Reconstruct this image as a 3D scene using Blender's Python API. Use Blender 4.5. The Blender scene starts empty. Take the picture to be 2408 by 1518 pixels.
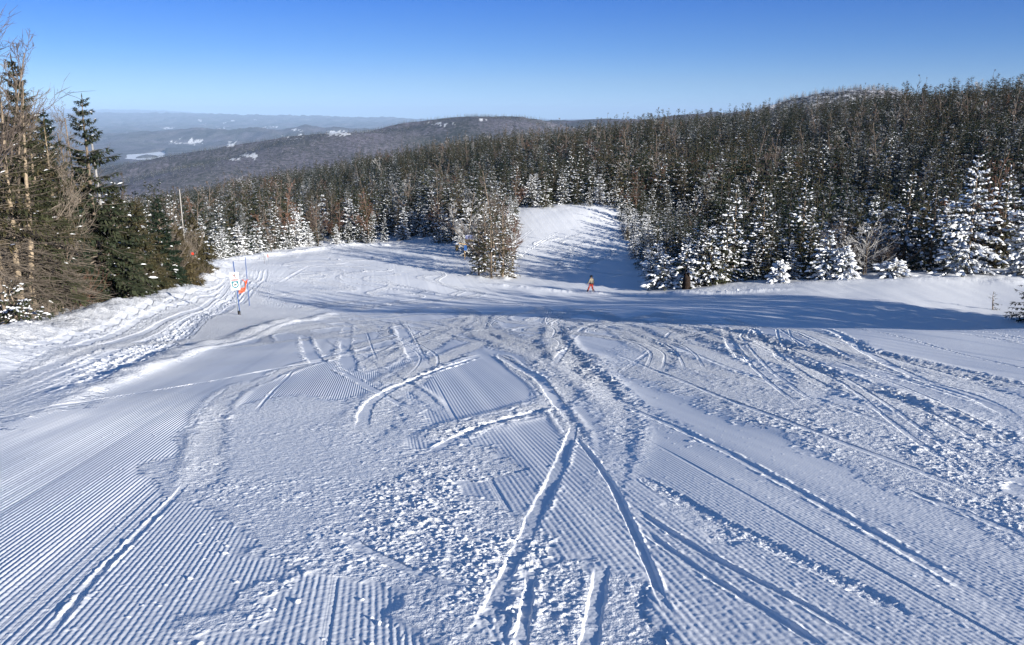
import bpy, bmesh, math, random, time
import numpy as np
from mathutils import Vector, Matrix
T0 = time.time()
random.seed(7)
RNG = np.random.default_rng(11)
S = bpy.context.scene
COL = S.collection
rad = math.radians
# ------------------------------------------------------------------ camera
FPX, CX, CY = 2071.0, 1204.0, 759.0           # focal length and centre, in units of a 2408 px wide picture
PITCH = rad(13.2)
cp, sp = math.cos(PITCH), math.sin(PITCH)
cam = bpy.data.cameras.new('camera'); cam_o = bpy.data.objects.new('camera', cam); COL.objects.link(cam_o)
cam.sensor_width = 36.0; cam.lens = FPX / 2408 * 36.0
cam.clip_start = 0.1; cam.clip_end = 120000
cam_o.rotation_euler = (math.pi / 2 - PITCH, 0, 0)
S.camera = cam_o

def at(px, py, Y):
    """the place that the picture shows at px, py when it lies Y metres ahead"""
    dx, dy = px - CX, CY - py
    k = Y / (FPX * cp + dy * sp)
    return np.array([dx * k, Y, (-FPX * sp + dy * cp) * k])

def proj(x, y, z):
    d = y * cp - z * sp
    return CX + FPX * x / d, CY - FPX * (y * sp + z * cp) / d

# ------------------------------------------------------------------ light
SUN_EL, SUN_AZ = rad(15.2), rad(131.0)          # azimuth clockwise from straight ahead
sun_dir = Vector((math.sin(SUN_AZ) * math.cos(SUN_EL), math.cos(SUN_AZ) * math.cos(SUN_EL), math.sin(SUN_EL)))
sl = bpy.data.lights.new('sun', 'SUN'); so = bpy.data.objects.new('sun', sl); COL.objects.link(so)
sl.energy = 5.0; sl.angle = rad(0.5); sl.color = (1.0, 0.945, 0.85)
so.rotation_euler = sun_dir.to_track_quat('Z', 'Y').to_euler()
so.location = (60, -60, 60)
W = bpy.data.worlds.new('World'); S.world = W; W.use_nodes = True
nt = W.node_tree; nt.nodes.clear()
sky = nt.nodes.new('ShaderNodeTexSky'); sky.sky_type = 'NISHITA'; sky.sun_disc = False
sky.sun_elevation = SUN_EL; sky.sun_rotation = SUN_AZ; sky.altitude = 6000
sky.air_density = 1.0; sky.dust_density = 0.0; sky.ozone_density = 1.0
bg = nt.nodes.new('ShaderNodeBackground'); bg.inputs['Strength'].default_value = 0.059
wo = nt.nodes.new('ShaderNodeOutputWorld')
# tint by height: clear winter blue low down, unseen overhead sky brightened to fill shadows
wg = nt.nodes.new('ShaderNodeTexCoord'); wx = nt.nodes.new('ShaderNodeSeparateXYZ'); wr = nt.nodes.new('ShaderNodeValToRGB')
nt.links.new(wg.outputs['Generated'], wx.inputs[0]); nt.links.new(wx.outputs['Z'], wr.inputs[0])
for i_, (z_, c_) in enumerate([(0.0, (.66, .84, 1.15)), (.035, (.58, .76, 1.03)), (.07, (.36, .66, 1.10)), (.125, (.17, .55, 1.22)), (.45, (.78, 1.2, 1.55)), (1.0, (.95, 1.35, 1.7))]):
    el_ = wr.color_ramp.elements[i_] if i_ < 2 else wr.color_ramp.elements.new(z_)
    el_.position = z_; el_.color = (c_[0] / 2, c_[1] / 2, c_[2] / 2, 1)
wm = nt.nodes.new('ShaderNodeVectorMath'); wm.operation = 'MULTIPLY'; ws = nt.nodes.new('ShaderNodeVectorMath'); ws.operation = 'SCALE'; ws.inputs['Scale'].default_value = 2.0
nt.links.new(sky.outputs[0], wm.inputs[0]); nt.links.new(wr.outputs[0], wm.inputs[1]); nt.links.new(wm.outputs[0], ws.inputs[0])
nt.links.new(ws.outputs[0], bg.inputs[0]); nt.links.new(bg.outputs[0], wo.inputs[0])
S.view_settings.view_transform = 'Standard'; S.view_settings.look = 'None'
S.view_settings.gamma = 1.0; S.view_settings.exposure = 0.83
S.cycles.max_bounces = 5; S.cycles.diffuse_bounces = 2; S.cycles.glossy_bounces = 1
S.cycles.transparent_max_bounces = 4; S.cycles.volume_bounces = 0
S.cycles.use_denoising = True

# ------------------------------------------------------------------ small helpers
def tag(o, label=None, cat=None, group=None, kind=None):
    if label: o['label'] = label
    if cat: o['category'] = cat
    if group: o['group'] = group
    if kind: o['kind'] = kind
    return o

def mesh_np(name, verts, quads=None, tris=None, qm=None, tm=None, mats=(), smooth=False):
    verts = np.asarray(verts, np.float32).reshape(-1, 3)
    q = np.zeros((0, 4), np.int32) if quads is None else np.asarray(quads, np.int32).reshape(-1, 4)
    t = np.zeros((0, 3), np.int32) if tris is None else np.asarray(tris, np.int32).reshape(-1, 3)
    me = bpy.data.meshes.new(name)
    me.vertices.add(len(verts)); me.vertices.foreach_set('co', verts.ravel())
    loops = np.concatenate([q.ravel(), t.ravel()])
    me.loops.add(len(loops)); me.loops.foreach_set('vertex_index', loops)
    n = len(q) + len(t)
    starts = np.concatenate([np.arange(len(q)) * 4, len(q) * 4 + np.arange(len(t)) * 3]).astype(np.int32)
    me.polygons.add(n); me.polygons.foreach_set('loop_start', starts)
    for m in mats: me.materials.append(m)
    mi = np.concatenate([np.zeros(len(q), np.int32) if qm is None else np.broadcast_to(qm, len(q)),
                         np.zeros(len(t), np.int32) if tm is None else np.broadcast_to(tm, len(t))]).astype(np.int32)
    me.polygons.foreach_set('material_index', mi)
    me.update(calc_edges=True)
    me.polygons.foreach_set('use_smooth', np.full(n, smooth))
    return me

def link(name, me, parent=None, loc=None):
    o = bpy.data.objects.new(name, me); COL.objects.link(o)
    if parent is not None: o.parent = parent
    if loc is not None: o.location = loc
    return o

def empty(name, loc=(0, 0, 0), rz=0.0, sc=1.0):
    o = bpy.data.objects.new(name, None); COL.objects.link(o)
    o.location = loc; o.rotation_euler = (0, 0, rz); o.scale = (sc, sc, sc)
    o.empty_display_size = 0.3
    return o

class Geo:
    """collects numpy vertex blocks"""
    def __init__(s): s.v = []; s.q = []; s.t = []; s.qm = []; s.tm = []; s.n = 0
    def add(s, v, q=None, t=None, m=0):
        v = np.asarray(v, float).reshape(-1, 3)
        if q is not None and len(q):
            q = np.asarray(q).reshape(-1, 4); s.q.append(q + s.n); s.qm.append(np.full(len(q), m))
        if t is not None and len(t):
            t = np.asarray(t).reshape(-1, 3); s.t.append(t + s.n); s.tm.append(np.full(len(t), m))
        s.v.append(v); s.n += len(v)
    def mesh(s, name, mats, smooth=False):
        c = lambda a: np.concatenate(a) if a else None
        return mesh_np(name, np.concatenate(s.v), c(s.q), c(s.t), c(s.qm), c(s.tm), mats, smooth)
    def tube(s, pts, radii, sides=6, m=0, cap=False):
        pts = np.asarray(pts, float); n = len(pts)
        tan = np.gradient(pts, axis=0); tan /= np.linalg.norm(tan, axis=1)[:, None] + 1e-9
        up = np.array([0.31, 0.17, 0.93]) if abs(tan[0][2]) < 0.8 else np.array([1.0, 0.13, 0.05])
        a = np.cross(tan, up); a /= np.linalg.norm(a, axis=1)[:, None] + 1e-9
        b = np.cross(tan, a)
        ang = np.arange(sides) * 2 * math.pi / sides
        r = np.broadcast_to(np.asarray(radii, float), n)[:, None, None]
        ring = pts[:, None, :] + r * (np.cos(ang)[None, :, None] * a[:, None, :] + np.sin(ang)[None, :, None] * b[:, None, :])
        i = np.arange(n - 1)[:, None] * sides; j = np.arange(sides)[None, :]; k = (j + 1) % sides
        q = np.stack([i + j, i + k, i + sides + k, i + sides + j], -1).reshape(-1, 4)
        v = ring.reshape(-1, 3)
        if cap:
            v = np.concatenate([v, pts[:1], pts[-1:]])
            jj = np.arange(sides); kk = (jj + 1) % sides
            t = np.concatenate([np.stack([kk, jj, np.full(sides, n * sides)], 1),
                                np.stack([jj + (n - 1) * sides, kk + (n - 1) * sides, np.full(sides, n * sides + 1)], 1)])
            s.add(v, q, t, m)
        else:
            s.add(v, q, None, m)
    def box(s, c, size, m=0, rot=None):
        h = np.asarray(size, float) / 2
        v = np.array([[x, y, z] for x in (-1, 1) for y in (-1, 1) for z in (-1, 1)], float) * h
        if rot is not None: v = v @ np.asarray(rot).T
        v = v + np.asarray(c, float)
        q = [[0, 1, 3, 2], [4, 6, 7, 5], [0, 4, 5, 1], [2, 3, 7, 6], [0, 2, 6, 4], [1, 5, 7, 3]]
        s.add(v, q, None, m)

# ------------------------------------------------------------------ noise
_tabs = {}
def vnoise(x, y, seed=0):
    """smooth value noise, -1..1, unit wavelength"""
    if seed not in _tabs:
        _tabs[seed] = np.random.default_rng(1000 + seed).uniform(-1, 1, (256, 256)).astype(np.float32)
    t = _tabs[seed]
    xf = np.floor(x); yf = np.floor(y)
    fx = (x - xf).astype(np.float32); fy = (y - yf).astype(np.float32)
    xi = xf.astype(np.int64) & 255; yi = yf.astype(np.int64) & 255
    x1 = (xi + 1) & 255; y1 = (yi + 1) & 255
    fx = fx * fx * fx * (fx * (fx * 6 - 15) + 10); fy = fy * fy * fy * (fy * (fy * 6 - 15) + 10)
    a = t[xi, yi]; b = t[x1, yi]; c = t[xi, y1]; d = t[x1, y1]
    return (a + (b - a) * fx) * (1 - fy) + (c + (d - c) * fx) * fy

def fbm(x, y, seed=0, octv=4, gain=0.5):
    r = 0; a = 1.0
    for k in range(octv):
        r = r + a * vnoise(x * 2 ** k + 13.7 * k, y * 2 ** k - 7.1 * k, seed + k); a *= gain
    return r

def sstep(a, b, x):
    t = np.clip((x - a) / (b - a), 0, 1); return t * t * (3 - 2 * t)

# ------------------------------------------------------------------ materials
def new_mat(name):
    m = bpy.data.materials.new(name); m.use_nodes = True
    b = m.node_tree.nodes['Principled BSDF']
    return m, m.node_tree, b

def simple(name, col, rough=0.7, spec=0.2, metal=0.0, var=0.0, scale=6.0, objvar=0.0, bump=0.0):
    m, t, b = new_mat(name)
    b.inputs['Base Color'].default_value = (*col, 1); b.inputs['Roughness'].default_value = rough
    b.inputs['Specular IOR Level'].default_value = spec; b.inputs['Metallic'].default_value = metal
    if var or objvar or bump:
        tc = t.nodes.new('ShaderNodeTexCoord'); nz = t.nodes.new('ShaderNodeTexNoise')
        nz.inputs['Scale'].default_value = scale; nz.inputs['Detail'].default_value = 3
        t.links.new(tc.outputs['Object'], nz.inputs['Vector'])
        mr = t.nodes.new('ShaderNodeMapRange'); mr.inputs[1].default_value = .3; mr.inputs[2].default_value = .7
        mr.inputs[3].default_value = 1 - var; mr.inputs[4].default_value = 1 + var
        t.links.new(nz.outputs[0], mr.inputs[0])
        val = mr.outputs[0]
        if objvar:
            oi = t.nodes.new('ShaderNodeObjectInfo'); m2 = t.nodes.new('ShaderNodeMapRange')
            m2.inputs[3].default_value = 1 - objvar; m2.inputs[4].default_value = 1 + objvar
            t.links.new(oi.outputs['Random'], m2.inputs[0])
            mu = t.nodes.new('ShaderNodeMath'); mu.operation = 'MULTIPLY'
            t.links.new(val, mu.inputs[0]); t.links.new(m2.outputs[0], mu.inputs[1]); val = mu.outputs[0]
        mx = t.nodes.new('ShaderNodeVectorMath'); mx.operation = 'SCALE'
        mx.inputs[0].default_value = col; t.links.new(val, mx.inputs['Scale'])
        t.links.new(mx.outputs[0], b.inputs['Base Color'])
        if bump:
            bp = t.nodes.new('ShaderNodeBump'); bp.inputs['Distance'].default_value = bump
            t.links.new(nz.outputs[0], bp.inputs['Height']); t.links.new(bp.outputs[0], b.inputs['Normal'])
    return m

def needle_mat(name, c1, c2):
    """needle colour that runs between two tones from tree to tree and clump to clump"""
    m, t, b = new_mat(name)
    b.inputs['Roughness'].default_value = 0.75; b.inputs['Specular IOR Level'].default_value = 0.15
    oi = t.nodes.new('ShaderNodeObjectInfo'); tc = t.nodes.new('ShaderNodeTexCoord')
    nz = t.nodes.new('ShaderNodeTexNoise'); nz.inputs['Scale'].default_value = 2.2; nz.inputs['Detail'].default_value = 3
    t.links.new(tc.outputs['Object'], nz.inputs['Vector'])
    ad = t.nodes.new('ShaderNodeMath'); ad.operation = 'MULTIPLY_ADD'; ad.inputs[1].default_value = 1.1; ad.inputs[2].default_value = -0.55
    t.links.new(oi.outputs['Random'], ad.inputs[0])
    a2 = t.nodes.new('ShaderNodeMath'); a2.operation = 'ADD'; t.links.new(nz.outputs[0], a2.inputs[0]); t.links.new(ad.outputs[0], a2.inputs[1])
    rp = t.nodes.new('ShaderNodeValToRGB'); rp.color_ramp.elements[0].position = .2; rp.color_ramp.elements[1].position = .85
    rp.color_ramp.elements[0].color = (*c1, 1); rp.color_ramp.elements[1].color = (*c2, 1)
    t.links.new(a2.outputs[0], rp.inputs[0]); t.links.new(rp.outputs[0], b.inputs['Base Color'])
    return m

M_NEEDLE = needle_mat('spruce_needles', (0.017, 0.029, 0.017), (0.054, 0.057, 0.030))
M_OLIVE = needle_mat('olive_needles', (0.036, 0.040, 0.019), (0.085, 0.068, 0.034))
M_RIME = needle_mat('rimed_needles', (0.060, 0.075, 0.065), (0.20, 0.20, 0.185))
M_HOAR = needle_mat('hoar_frost', (0.34, 0.35, 0.37), (0.55, 0.56, 0.58))
M_SNOW = simple('branch_snow', (0.86, 0.88, 0.91), 0.6, 0.2, var=0.03)
M_BARK = simple('spruce_bark', (0.19, 0.15, 0.115), 0.9, 0.1, var=0.45, scale=9, objvar=0.25, bump=0.03)
M_DARKBARK = simple('dark_bark', (0.095, 0.078, 0.062), 0.9, 0.1, var=0.35, scale=6, objvar=0.2)
M_TAN = simple('tan_bark', (0.29, 0.23, 0.165), 0.85, 0.15, var=0.45, scale=7, objvar=0.2, bump=0.03)
M_TWIG = simple('dead_twig', (0.165, 0.138, 0.112), 0.9, 0.1, var=0.3, scale=3, objvar=0.25)
M_BARE = simple('bare_branch', (0.14, 0.112, 0.095), 0.9, 0.1, var=0.25, scale=2, objvar=0.3)
M_FROST = simple('frosted_branch', (0.44, 0.43, 0.42), 0.8, 0.1, var=0.3, scale=2, objvar=0.2)
M_RED = simple('red_brown_twig', (0.17, 0.095, 0.068), 0.9, 0.1, var=0.3, scale=3, objvar=0.2)
# ------------------------------------------------------------------ lie of the land
def zbase(y):
    a = 0.19 * y; b = 17.6; k = 0.55
    return -1.6 + np.log(np.exp(-k * np.clip(a, -50, 60)) + math.exp(-k * b)) / k

# picture place (2408 px wide), distance ahead, what stands on it there (its height is taken off)
CTRL = [  # near slope and piste
 (563, 741, 45, 0), (585, 718, 58, 0), (800, 700, 76, 0), (900, 652, 96, 0), (850, 610, 117, 0), (960, 590, 130, 0),
 (1204, 674, 97, 0), (1390, 690, 92, 0), (1320, 672, 97, 0), (1530, 693, 90, 0), (1700, 690, 86, 0), (1900, 674, 84, 0),
 (1400, 760, 42, 0), (1400, 720, 62, 0), (1204, 740, 50, 0), (1700, 757, 44, 0), (2000, 778, 39, 0), (2300, 798, 36, 0), (2600, 815, 33, 0),
 (2000, 715, 72, 0), (2350, 735, 71, 0), (2700, 748, 66, 0), (1750, 715, 73, 0), (2300, 700, 77, 0), (2000, 690, 80, 0), (2650, 708, 72, 0),
 # left bank
 (-300, 830, 19, 0), (0, 785, 26, 0), (120, 745, 32, 0), (260, 718, 40, 0), (420, 688, 57, 0), (470, 640, 80, 0), (490, 620, 92, 0),
 (640, 597, 118, 0), (740, 582, 132, 0), (820, 574, 140, 0), (950, 573, 142, 0), (1090, 590, 130, 0),
 (620, 660, 88, 0), (720, 640, 98, 0),
 # island and far piste
 (1150, 656, 102, 0), (1120, 615, 120, 0), (1350, 640, 112, 0), (1340, 600, 124, 0), (1330, 550, 137, 0), (1300, 496, 152, 0), (1230, 492, 154, 0),
 (1440, 490, 155, 0), (1470, 545, 139, 0), (1495, 590, 125, 0), (1220, 560, 133, 0),
 # right bank
 (1650, 678, 89, 0), (1900, 661, 88, 0), (2150, 653, 85, 0), (2400, 662, 82, 0), (2700, 668, 76, 0),
 # behind the left crest
 (600, 560, 190, 2), (820, 545, 210, 0), (500, 560, 160, 0), (1000, 545, 210, 0), (250, 640, 90, 0), (0, 690, 60, 0),
 (700, 500, 300, 6), (1000, 480, 300, 6), (500, 500, 330, 6), (420, 470, 420, 6),
 # skyline of the near forest
 (300, 470, 560, 14), (420, 440, 560, 14), (560, 413, 580, 14), (700, 393, 590, 14), (850, 365, 600, 12.5), (1000, 339, 620, 12.5), (1150, 318, 600, 12.5), (1250, 306, 590, 12.5),
 (1400, 292, 550, 12), (1500, 283, 520, 11), (1700, 260, 460, 10.5), (1900, 238, 410, 10), (2100, 218, 350, 9), (2400, 208, 285, 10), (2800, 190, 240, 10),
 # hillside between
 (1150, 400, 330, 7), (1300, 400, 300, 7), (1500, 380, 290, 7), (1700, 360, 270, 7), (1900, 340, 250, 7), (2150, 320, 210, 7), (2400, 330, 170, 7),
 (1600, 520, 145, 4), (1800, 500, 150, 5), (2100, 480, 140, 6), (2400, 480, 125, 6),
 # beyond the skyline it falls away
 (300, 500, 900, 0), (700, 470, 950, 0), (1000, 430, 1000, 0), (1300, 400, 1000, 0), (1600, 370, 900, 0), (2400, 330, 800, 0), (3000, 320, 700, 0), (-200, 560, 800, 0), (-200, 620, 200, 0), (-300, 700, 80, 0),
]
_c = []; _r = []
for px, py, Y, h in CTRL:
    p = at(px, py, Y); _c.append((p[0], p[1])); _r.append(p[2] - h - zbase(p[1]))
for y in (-40, -10, 2, 6, 12, 20, 30):                       # the even slope at the camera's feet
    for k in (-0.75, -0.3, 0.1, 0.5, 0.9):
        _c.append((k * (y + 14), y)); _r.append(0.0)
_c = np.array(_c); _r = np.array(_r)
def warp(x, y):
    yy = np.maximum(y, -11.0) + 14.0
    return x / yy * 1.5, np.log(yy) * 1.5
_wu, _wv = warp(_c[:, 0], _c[:, 1])
def _phi(d2): return 0.5 * d2 * np.log(d2 + 1e-12)
_n = len(_r)
_A = np.zeros((_n + 3, _n + 3))
_A[:_n, :_n] = _phi((_wu[:, None] - _wu) ** 2 + (_wv[:, None] - _wv) ** 2) + np.eye(_n) * 0.0015
_A[:_n, _n] = 1; _A[:_n, _n + 1] = _wu; _A[:_n, _n + 2] = _wv
_A[_n:, :_n] = _A[:_n, _n:].T
_sol = np.linalg.solve(_A, np.concatenate([_r, np.zeros(3)]))
def _tps(u, v):
    out = np.full(u.shape, _sol[_n]) + _sol[_n + 1] * u + _sol[_n + 2] * v
    for i in range(_n):
        out += _sol[i] * _phi((u - _wu[i]) ** 2 + (v - _wv[i]) ** 2)
    return out
# tabulate the residual once, look it up bilinearly
_gu = np.linspace(-2.6, 2.6, 420); _gv = np.linspace(math.log(3.0) * 1.5, math.log(1400.0) * 1.5, 420)
_GU, _GV = np.meshgrid(_gu, _gv, indexing='ij')
_TAB = _tps(_GU, _GV)
def terrain(x, y):
    x = np.asarray(x, float); y = np.asarray(y, float)
    u, v = warp(x, y)
    fu = np.clip((u - _gu[0]) / (_gu[1] - _gu[0]), 0, 418.999); fv = np.clip((v - _gv[0]) / (_gv[1] - _gv[0]), 0, 418.999)
    i = fu.astype(int); j = fv.astype(int); a = fu - i; b = fv - j
    r = (_TAB[i, j] * (1 - a) + _TAB[i + 1, j] * a) * (1 - b) + (_TAB[i, j + 1] * (1 - a) + _TAB[i + 1, j + 1] * a) * b
    return zbase(y) + r
def tz(x, y): return float(terrain(np.array([x]), np.array([y]))[0])

def ground_at(px, py, lo=2.0, hi=260.0):
    """first place where the sight line through px, py meets the ground"""
    ys = np.geomspace(lo, hi, 700)
    d = at(px, py, 1.0)
    g = terrain(d[0] * ys, ys); z = d[2] * ys
    k = np.nonzero(z <= g)[0]
    if len(k) == 0: return np.array([d[0] * hi, hi, g[-1]])
    k = max(k[0], 1)
    e0, e1 = z[k - 1] - g[k - 1], z[k] - g[k]
    t = e0 / (e0 - e1 + 1e-9); y = ys[k - 1] + (ys[k] - ys[k - 1]) * t
    return np.array([d[0] * y, y, tz(d[0] * y, y)])

# ------------------------------------------------------------------ where the piste is open (no trees)
OPEN = np.array([(-14, -40)] + [tuple(at(*p)[:2]) for p in [(-300, 830, 19), (0, 785, 26), (120, 745, 32), (260, 718, 40), (420, 688, 57), (470, 640, 80), (490, 620, 92), (640, 597, 118), (740, 582, 132), (820, 574, 140),
        (1000, 573, 141), (1085, 590, 130), (1100, 640, 109), (1125, 660, 102), (1190, 660, 101), (1205, 640, 107), (1212, 562, 131), (1212, 505, 148), (1222, 486, 157), (1300, 494, 153), (1440, 488, 156),
        (1458, 540, 140), (1482, 580, 128), (1532, 690, 91), (1650, 680, 89), (1900, 663, 87.5), (2150, 655, 85), (2395, 664, 80)]] + [(50, 72), (36, 60), (33.5, 52), (38, 38), (38, 20), (34, -40)])
def inside(poly, x, y):
    r = np.zeros(np.shape(x), bool); n = len(poly)
    for i in range(n):
        x0, y0 = poly[i]; x1, y1 = poly[(i + 1) % n]
        if y0 == y1: continue
        c = (y0 > y) != (y1 > y)
        r ^= c & (x < (x1 - x0) * (y - y0) / (y1 - y0) + x0)
    return r

# ------------------------------------------------------------------ the snow surface
def pxpoly(pts):
    return np.array([ground_at(*p)[:2] for p in pts])
def spline(P, step=0.25):
    P = np.asarray(P, float); out = []
    Q = np.vstack([2 * P[0] - P[1], P, 2 * P[-1] - P[-2]])
    for i in range(1, len(Q) - 2):
        p0, p1, p2, p3 = Q[i - 1:i + 3]; L = np.linalg.norm(p2 - p1); k = max(2, min(60, int(L / step)))
        t = (np.arange(k) / k)[:, None]
        out.append(0.5 * (2 * p1 + (p2 - p0) * t + (2 * p0 - 5 * p1 + 4 * p2 - p3) * t ** 2 + (3 * p1 - p0 - 3 * p2 + p3) * t ** 3))
    out.append(P[-1:]); return np.vstack(out)

YMAX = 236.0
def half(y): return 1.6 + 0.76 * y
NC = 2300
def rows():
    y = np.geomspace(1.3, YMAX, 20000)
    zz = zbase(y); py = CY - FPX * (y * sp + zz * cp) / (y * cp - zz * sp)
    dens = np.abs(np.gradient(py, y)) * 1.10 + 95.0 / y
    dens = np.minimum(dens, 1 / 0.006)
    c = np.concatenate([[0], np.cumsum((dens[1:] + dens[:-1]) / 2 * np.diff(y))])
    return np.interp(np.linspace(0, c[-1], int(c[-1])), c, y)
RY = rows(); NR = len(RY)
tx = np.linspace(-1, 1, NC)
X = (half(RY)[:, None] * tx[None, :]); Yg = np.broadcast_to(RY[:, None], X.shape).copy()
print('snow grid', NR, NC, NR * NC)
DX = np.broadcast_to((half(RY) * 2 / NC)[:, None], X.shape)
DY = np.broadcast_to(np.gradient(RY)[:, None], X.shape)
SPC = np.maximum(DX, DY * 0.55).astype(np.float32)
Z = terrain(X, Yg)
# long soft undulations of a groomed slope
Z += 0.05 * fbm(X / 5.0, Yg / 9.0, 3, 3) * sstep(2, 12, Yg)
CH = np.zeros(X.shape, np.float32)           # how churned the snow is
CO = np.ones(X.shape, np.float32)            # how much corduroy is left
AMP = np.zeros(X.shape, np.float32)          # extra lumpiness

FINE = (vnoise(X / .11, Yg / .14, 24) * .6 + vnoise(X / .045, Yg / .06, 25) * .4).astype(np.float32)
wob = (vnoise(X * 0.9, Yg * 0.5, 21) * 0.5 + vnoise(X * 3.1, Yg * 2.1, 22) * 0.25 + vnoise(X * 9, Yg * 7, 23) * 0.1).astype(np.float32)
def block(P, w):
    r0 = max(0, np.searchsorted(RY, P[:, 1].min() - w) - 1); r1 = min(NR, np.searchsorted(RY, P[:, 1].max() + w) + 1)
    if r1 <= r0: return None
    h0, h1 = half(RY[r0]), half(RY[r1 - 1])
    t0 = min((P[:, 0].min() - w) / h0, (P[:, 0].min() - w) / h1); t1 = max((P[:, 0].max() + w) / h0, (P[:, 0].max() + w) / h1)
    c0 = int(np.clip((t0 + 1) / 2 * (NC - 1) - 1, 0, NC)); c1 = int(np.clip((t1 + 1) / 2 * (NC - 1) + 2, 0, NC))
    return None if c1 <= c0 else (slice(r0, r1), slice(c0, c1))

def field(P, w):
    """signed distance to the line P (left of it positive) and the place along it 0..1, near the line"""
    B = block(P, w)
    if B is None: return None
    x = X[B]; y = Yg[B]; D = np.full(x.shape, 1e3, np.float32); OS = np.zeros(x.shape, np.float32); SL = np.zeros(x.shape, np.float32)
    r0 = B[0].start; c0 = B[1].start; n = len(P) - 1
    for i in range(n):
        b = block(P[i:i + 2], w)
        if b is None: continue
        b = (slice(max(b[0].start - r0, 0), b[0].stop - r0), slice(max(b[1].start - c0, 0), b[1].stop - c0))
        bx = x[b]; by = y[b]
        if bx.size == 0: continue
        d = P[i + 1] - P[i]; L2 = d @ d + 1e-9
        t = np.clip(((bx - P[i, 0]) * d[0] + (by - P[i, 1]) * d[1]) / L2, 0, 1)
        ex = bx - P[i, 0] - t * d[0]; ey = by - P[i, 1] - t * d[1]
        dist = np.sqrt(ex * ex + ey * ey); sg = np.where(d[0] * ey - d[1] * ex >= 0, 1, -1)
        o = D[b]; k = dist < np.abs(o)
        o[k] = (dist * sg)[k]; SL[b][k] = ((i + t) / n)[k]; OS[b][k] = (ex * .75 - ey * .66)[k]
    return B, D, SL, OS

def skid(pts, w, churn=0.8, berm=0.03, side=0, taper=0.12, world=False, dig=0.012, wob_k=0.25, amp=0.0):
    """a skidded turn: a swath of scraped, lumpy snow with a bank thrown up on its outer side"""
    P = spline(pts if world else pxpoly(pts), max(0.2, w * 0.3))
    f = field(P, w * 1.7)
    if f is None: return
    B, D, SL, OS = f
    tp = sstep(0, taper, SL) * sstep(0, taper, 1 - SL)
    ww = w * 0.5 * (0.25 + 0.75 * tp)
    a = np.abs(D) + wob[B] * w * wob_k
    m = (1 - sstep(ww * 0.5, ww * 1.3, a + FINE[B] * w * .18)) * (0.1 + 0.9 * tp)
    Z[B] += -dig * m * rel(B) - 0.06 * np.clip(OS, -w, w) * m * np.interp(Yg[B], [4, 12], [.5, 1])
    bs = D * side if side else np.abs(D)
    bk = np.exp(-((bs - ww * 1.0) / (w * 0.2)) ** 2) * tp * (0.5 + 0.5 * np.abs(wob[B]) * 2)
    Z[B] += berm * bk * rel(B) * (0.35 + .5 * np.clip(FINE[B], 0, 1))
    CH[B] = np.maximum(CH[B], np.maximum(m * churn, bk * min(churn + .1, 1)))
    CO[B] *= (1 - np.clip(m * 1.1, 0, 1)) * (1 - 0.8 * np.clip(bk, 0, 1))
    if amp: AMP[B] = np.maximum(AMP[B], amp * m)

def groove(pts, w, depth, berm=0.02, world=False, taper=0.16, side=0):
    """a carved ski or track groove with a smooth floor and a crumbly lip"""
    depth *= .5; berm *= .5; P = spline(pts if world else pxpoly(pts), 0.2)
    f = field(P, w * 2.2)
    if f is None: return
    B, D, SL, OS = f
    tp = sstep(0, taper, SL) * sstep(0, taper, 1 - SL)
    a = np.abs(D) + wob[B] * w * 0.25 + FINE[B] * w * .12
    m = (1 - sstep(w * 0.40, w * 0.58, a)) * tp * np.clip(1 + .6 * vnoise(SL * 9 + w * 50, SL * 0 + depth * 900, 26), .2, 1)
    Z[B] -= rel(B) * depth * m * (1 + 0.2 * np.clip(D / w, -1, 1))
    bs = D * side if side else np.abs(D)
    bk = np.exp(-((bs - w * 0.75) / (w * 0.24)) ** 2) * tp * np.clip(0.25 + 1.9 * FINE[B] + .8 * wob[B], 0, 1.8)
    Z[B] += rel(B) * berm * np.clip(bk, 0, 2)
    CH[B] = np.maximum(CH[B] * (1 - m), 0.55 * np.clip(bk, 0, 1))
    CO[B] *= 1 - m
    AMP[B] *= 1 - m

def blur(m, n):
    for ax_ in (0, 1):
        c = np.cumsum(np.pad(m, [(n + 1, n) if a == ax_ else (0, 0) for a in (0, 1)], mode='edge'), axis=ax_, dtype=np.float64)
        m = ((c[2 * n + 1:] - c[:-2 * n - 1]) if ax_ == 0 else (c[:, 2 * n + 1:] - c[:, :-2 * n - 1])) / (2 * n + 1)
    return m.astype(np.float32)
def rel(B): return np.interp(Yg[B], [3, 8, 30, 80], [0.30, 0.38, 0.6, 1.0])   # close up the tracks are only a finger deep
def ridge(pts, w, h, world=False, churn=0.5, taper=0.1):
    P = spline(pts if world else pxpoly(pts), 0.5)
    f = field(P, w * 2)
    if f is None: return
    B, D, SL, OS = f
    tp = sstep(0, taper, SL) * sstep(0, taper, 1 - SL)
    m = np.exp(-(D / (w * 0.5)) ** 2) * tp
    Z[B] += h * m * (0.75 + 0.6 * wob[B])
    CH[B] = np.maximum(CH[B], churn * m); CO[B] *= 1 - np.clip(m * 1.3, 0, 1)

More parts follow.
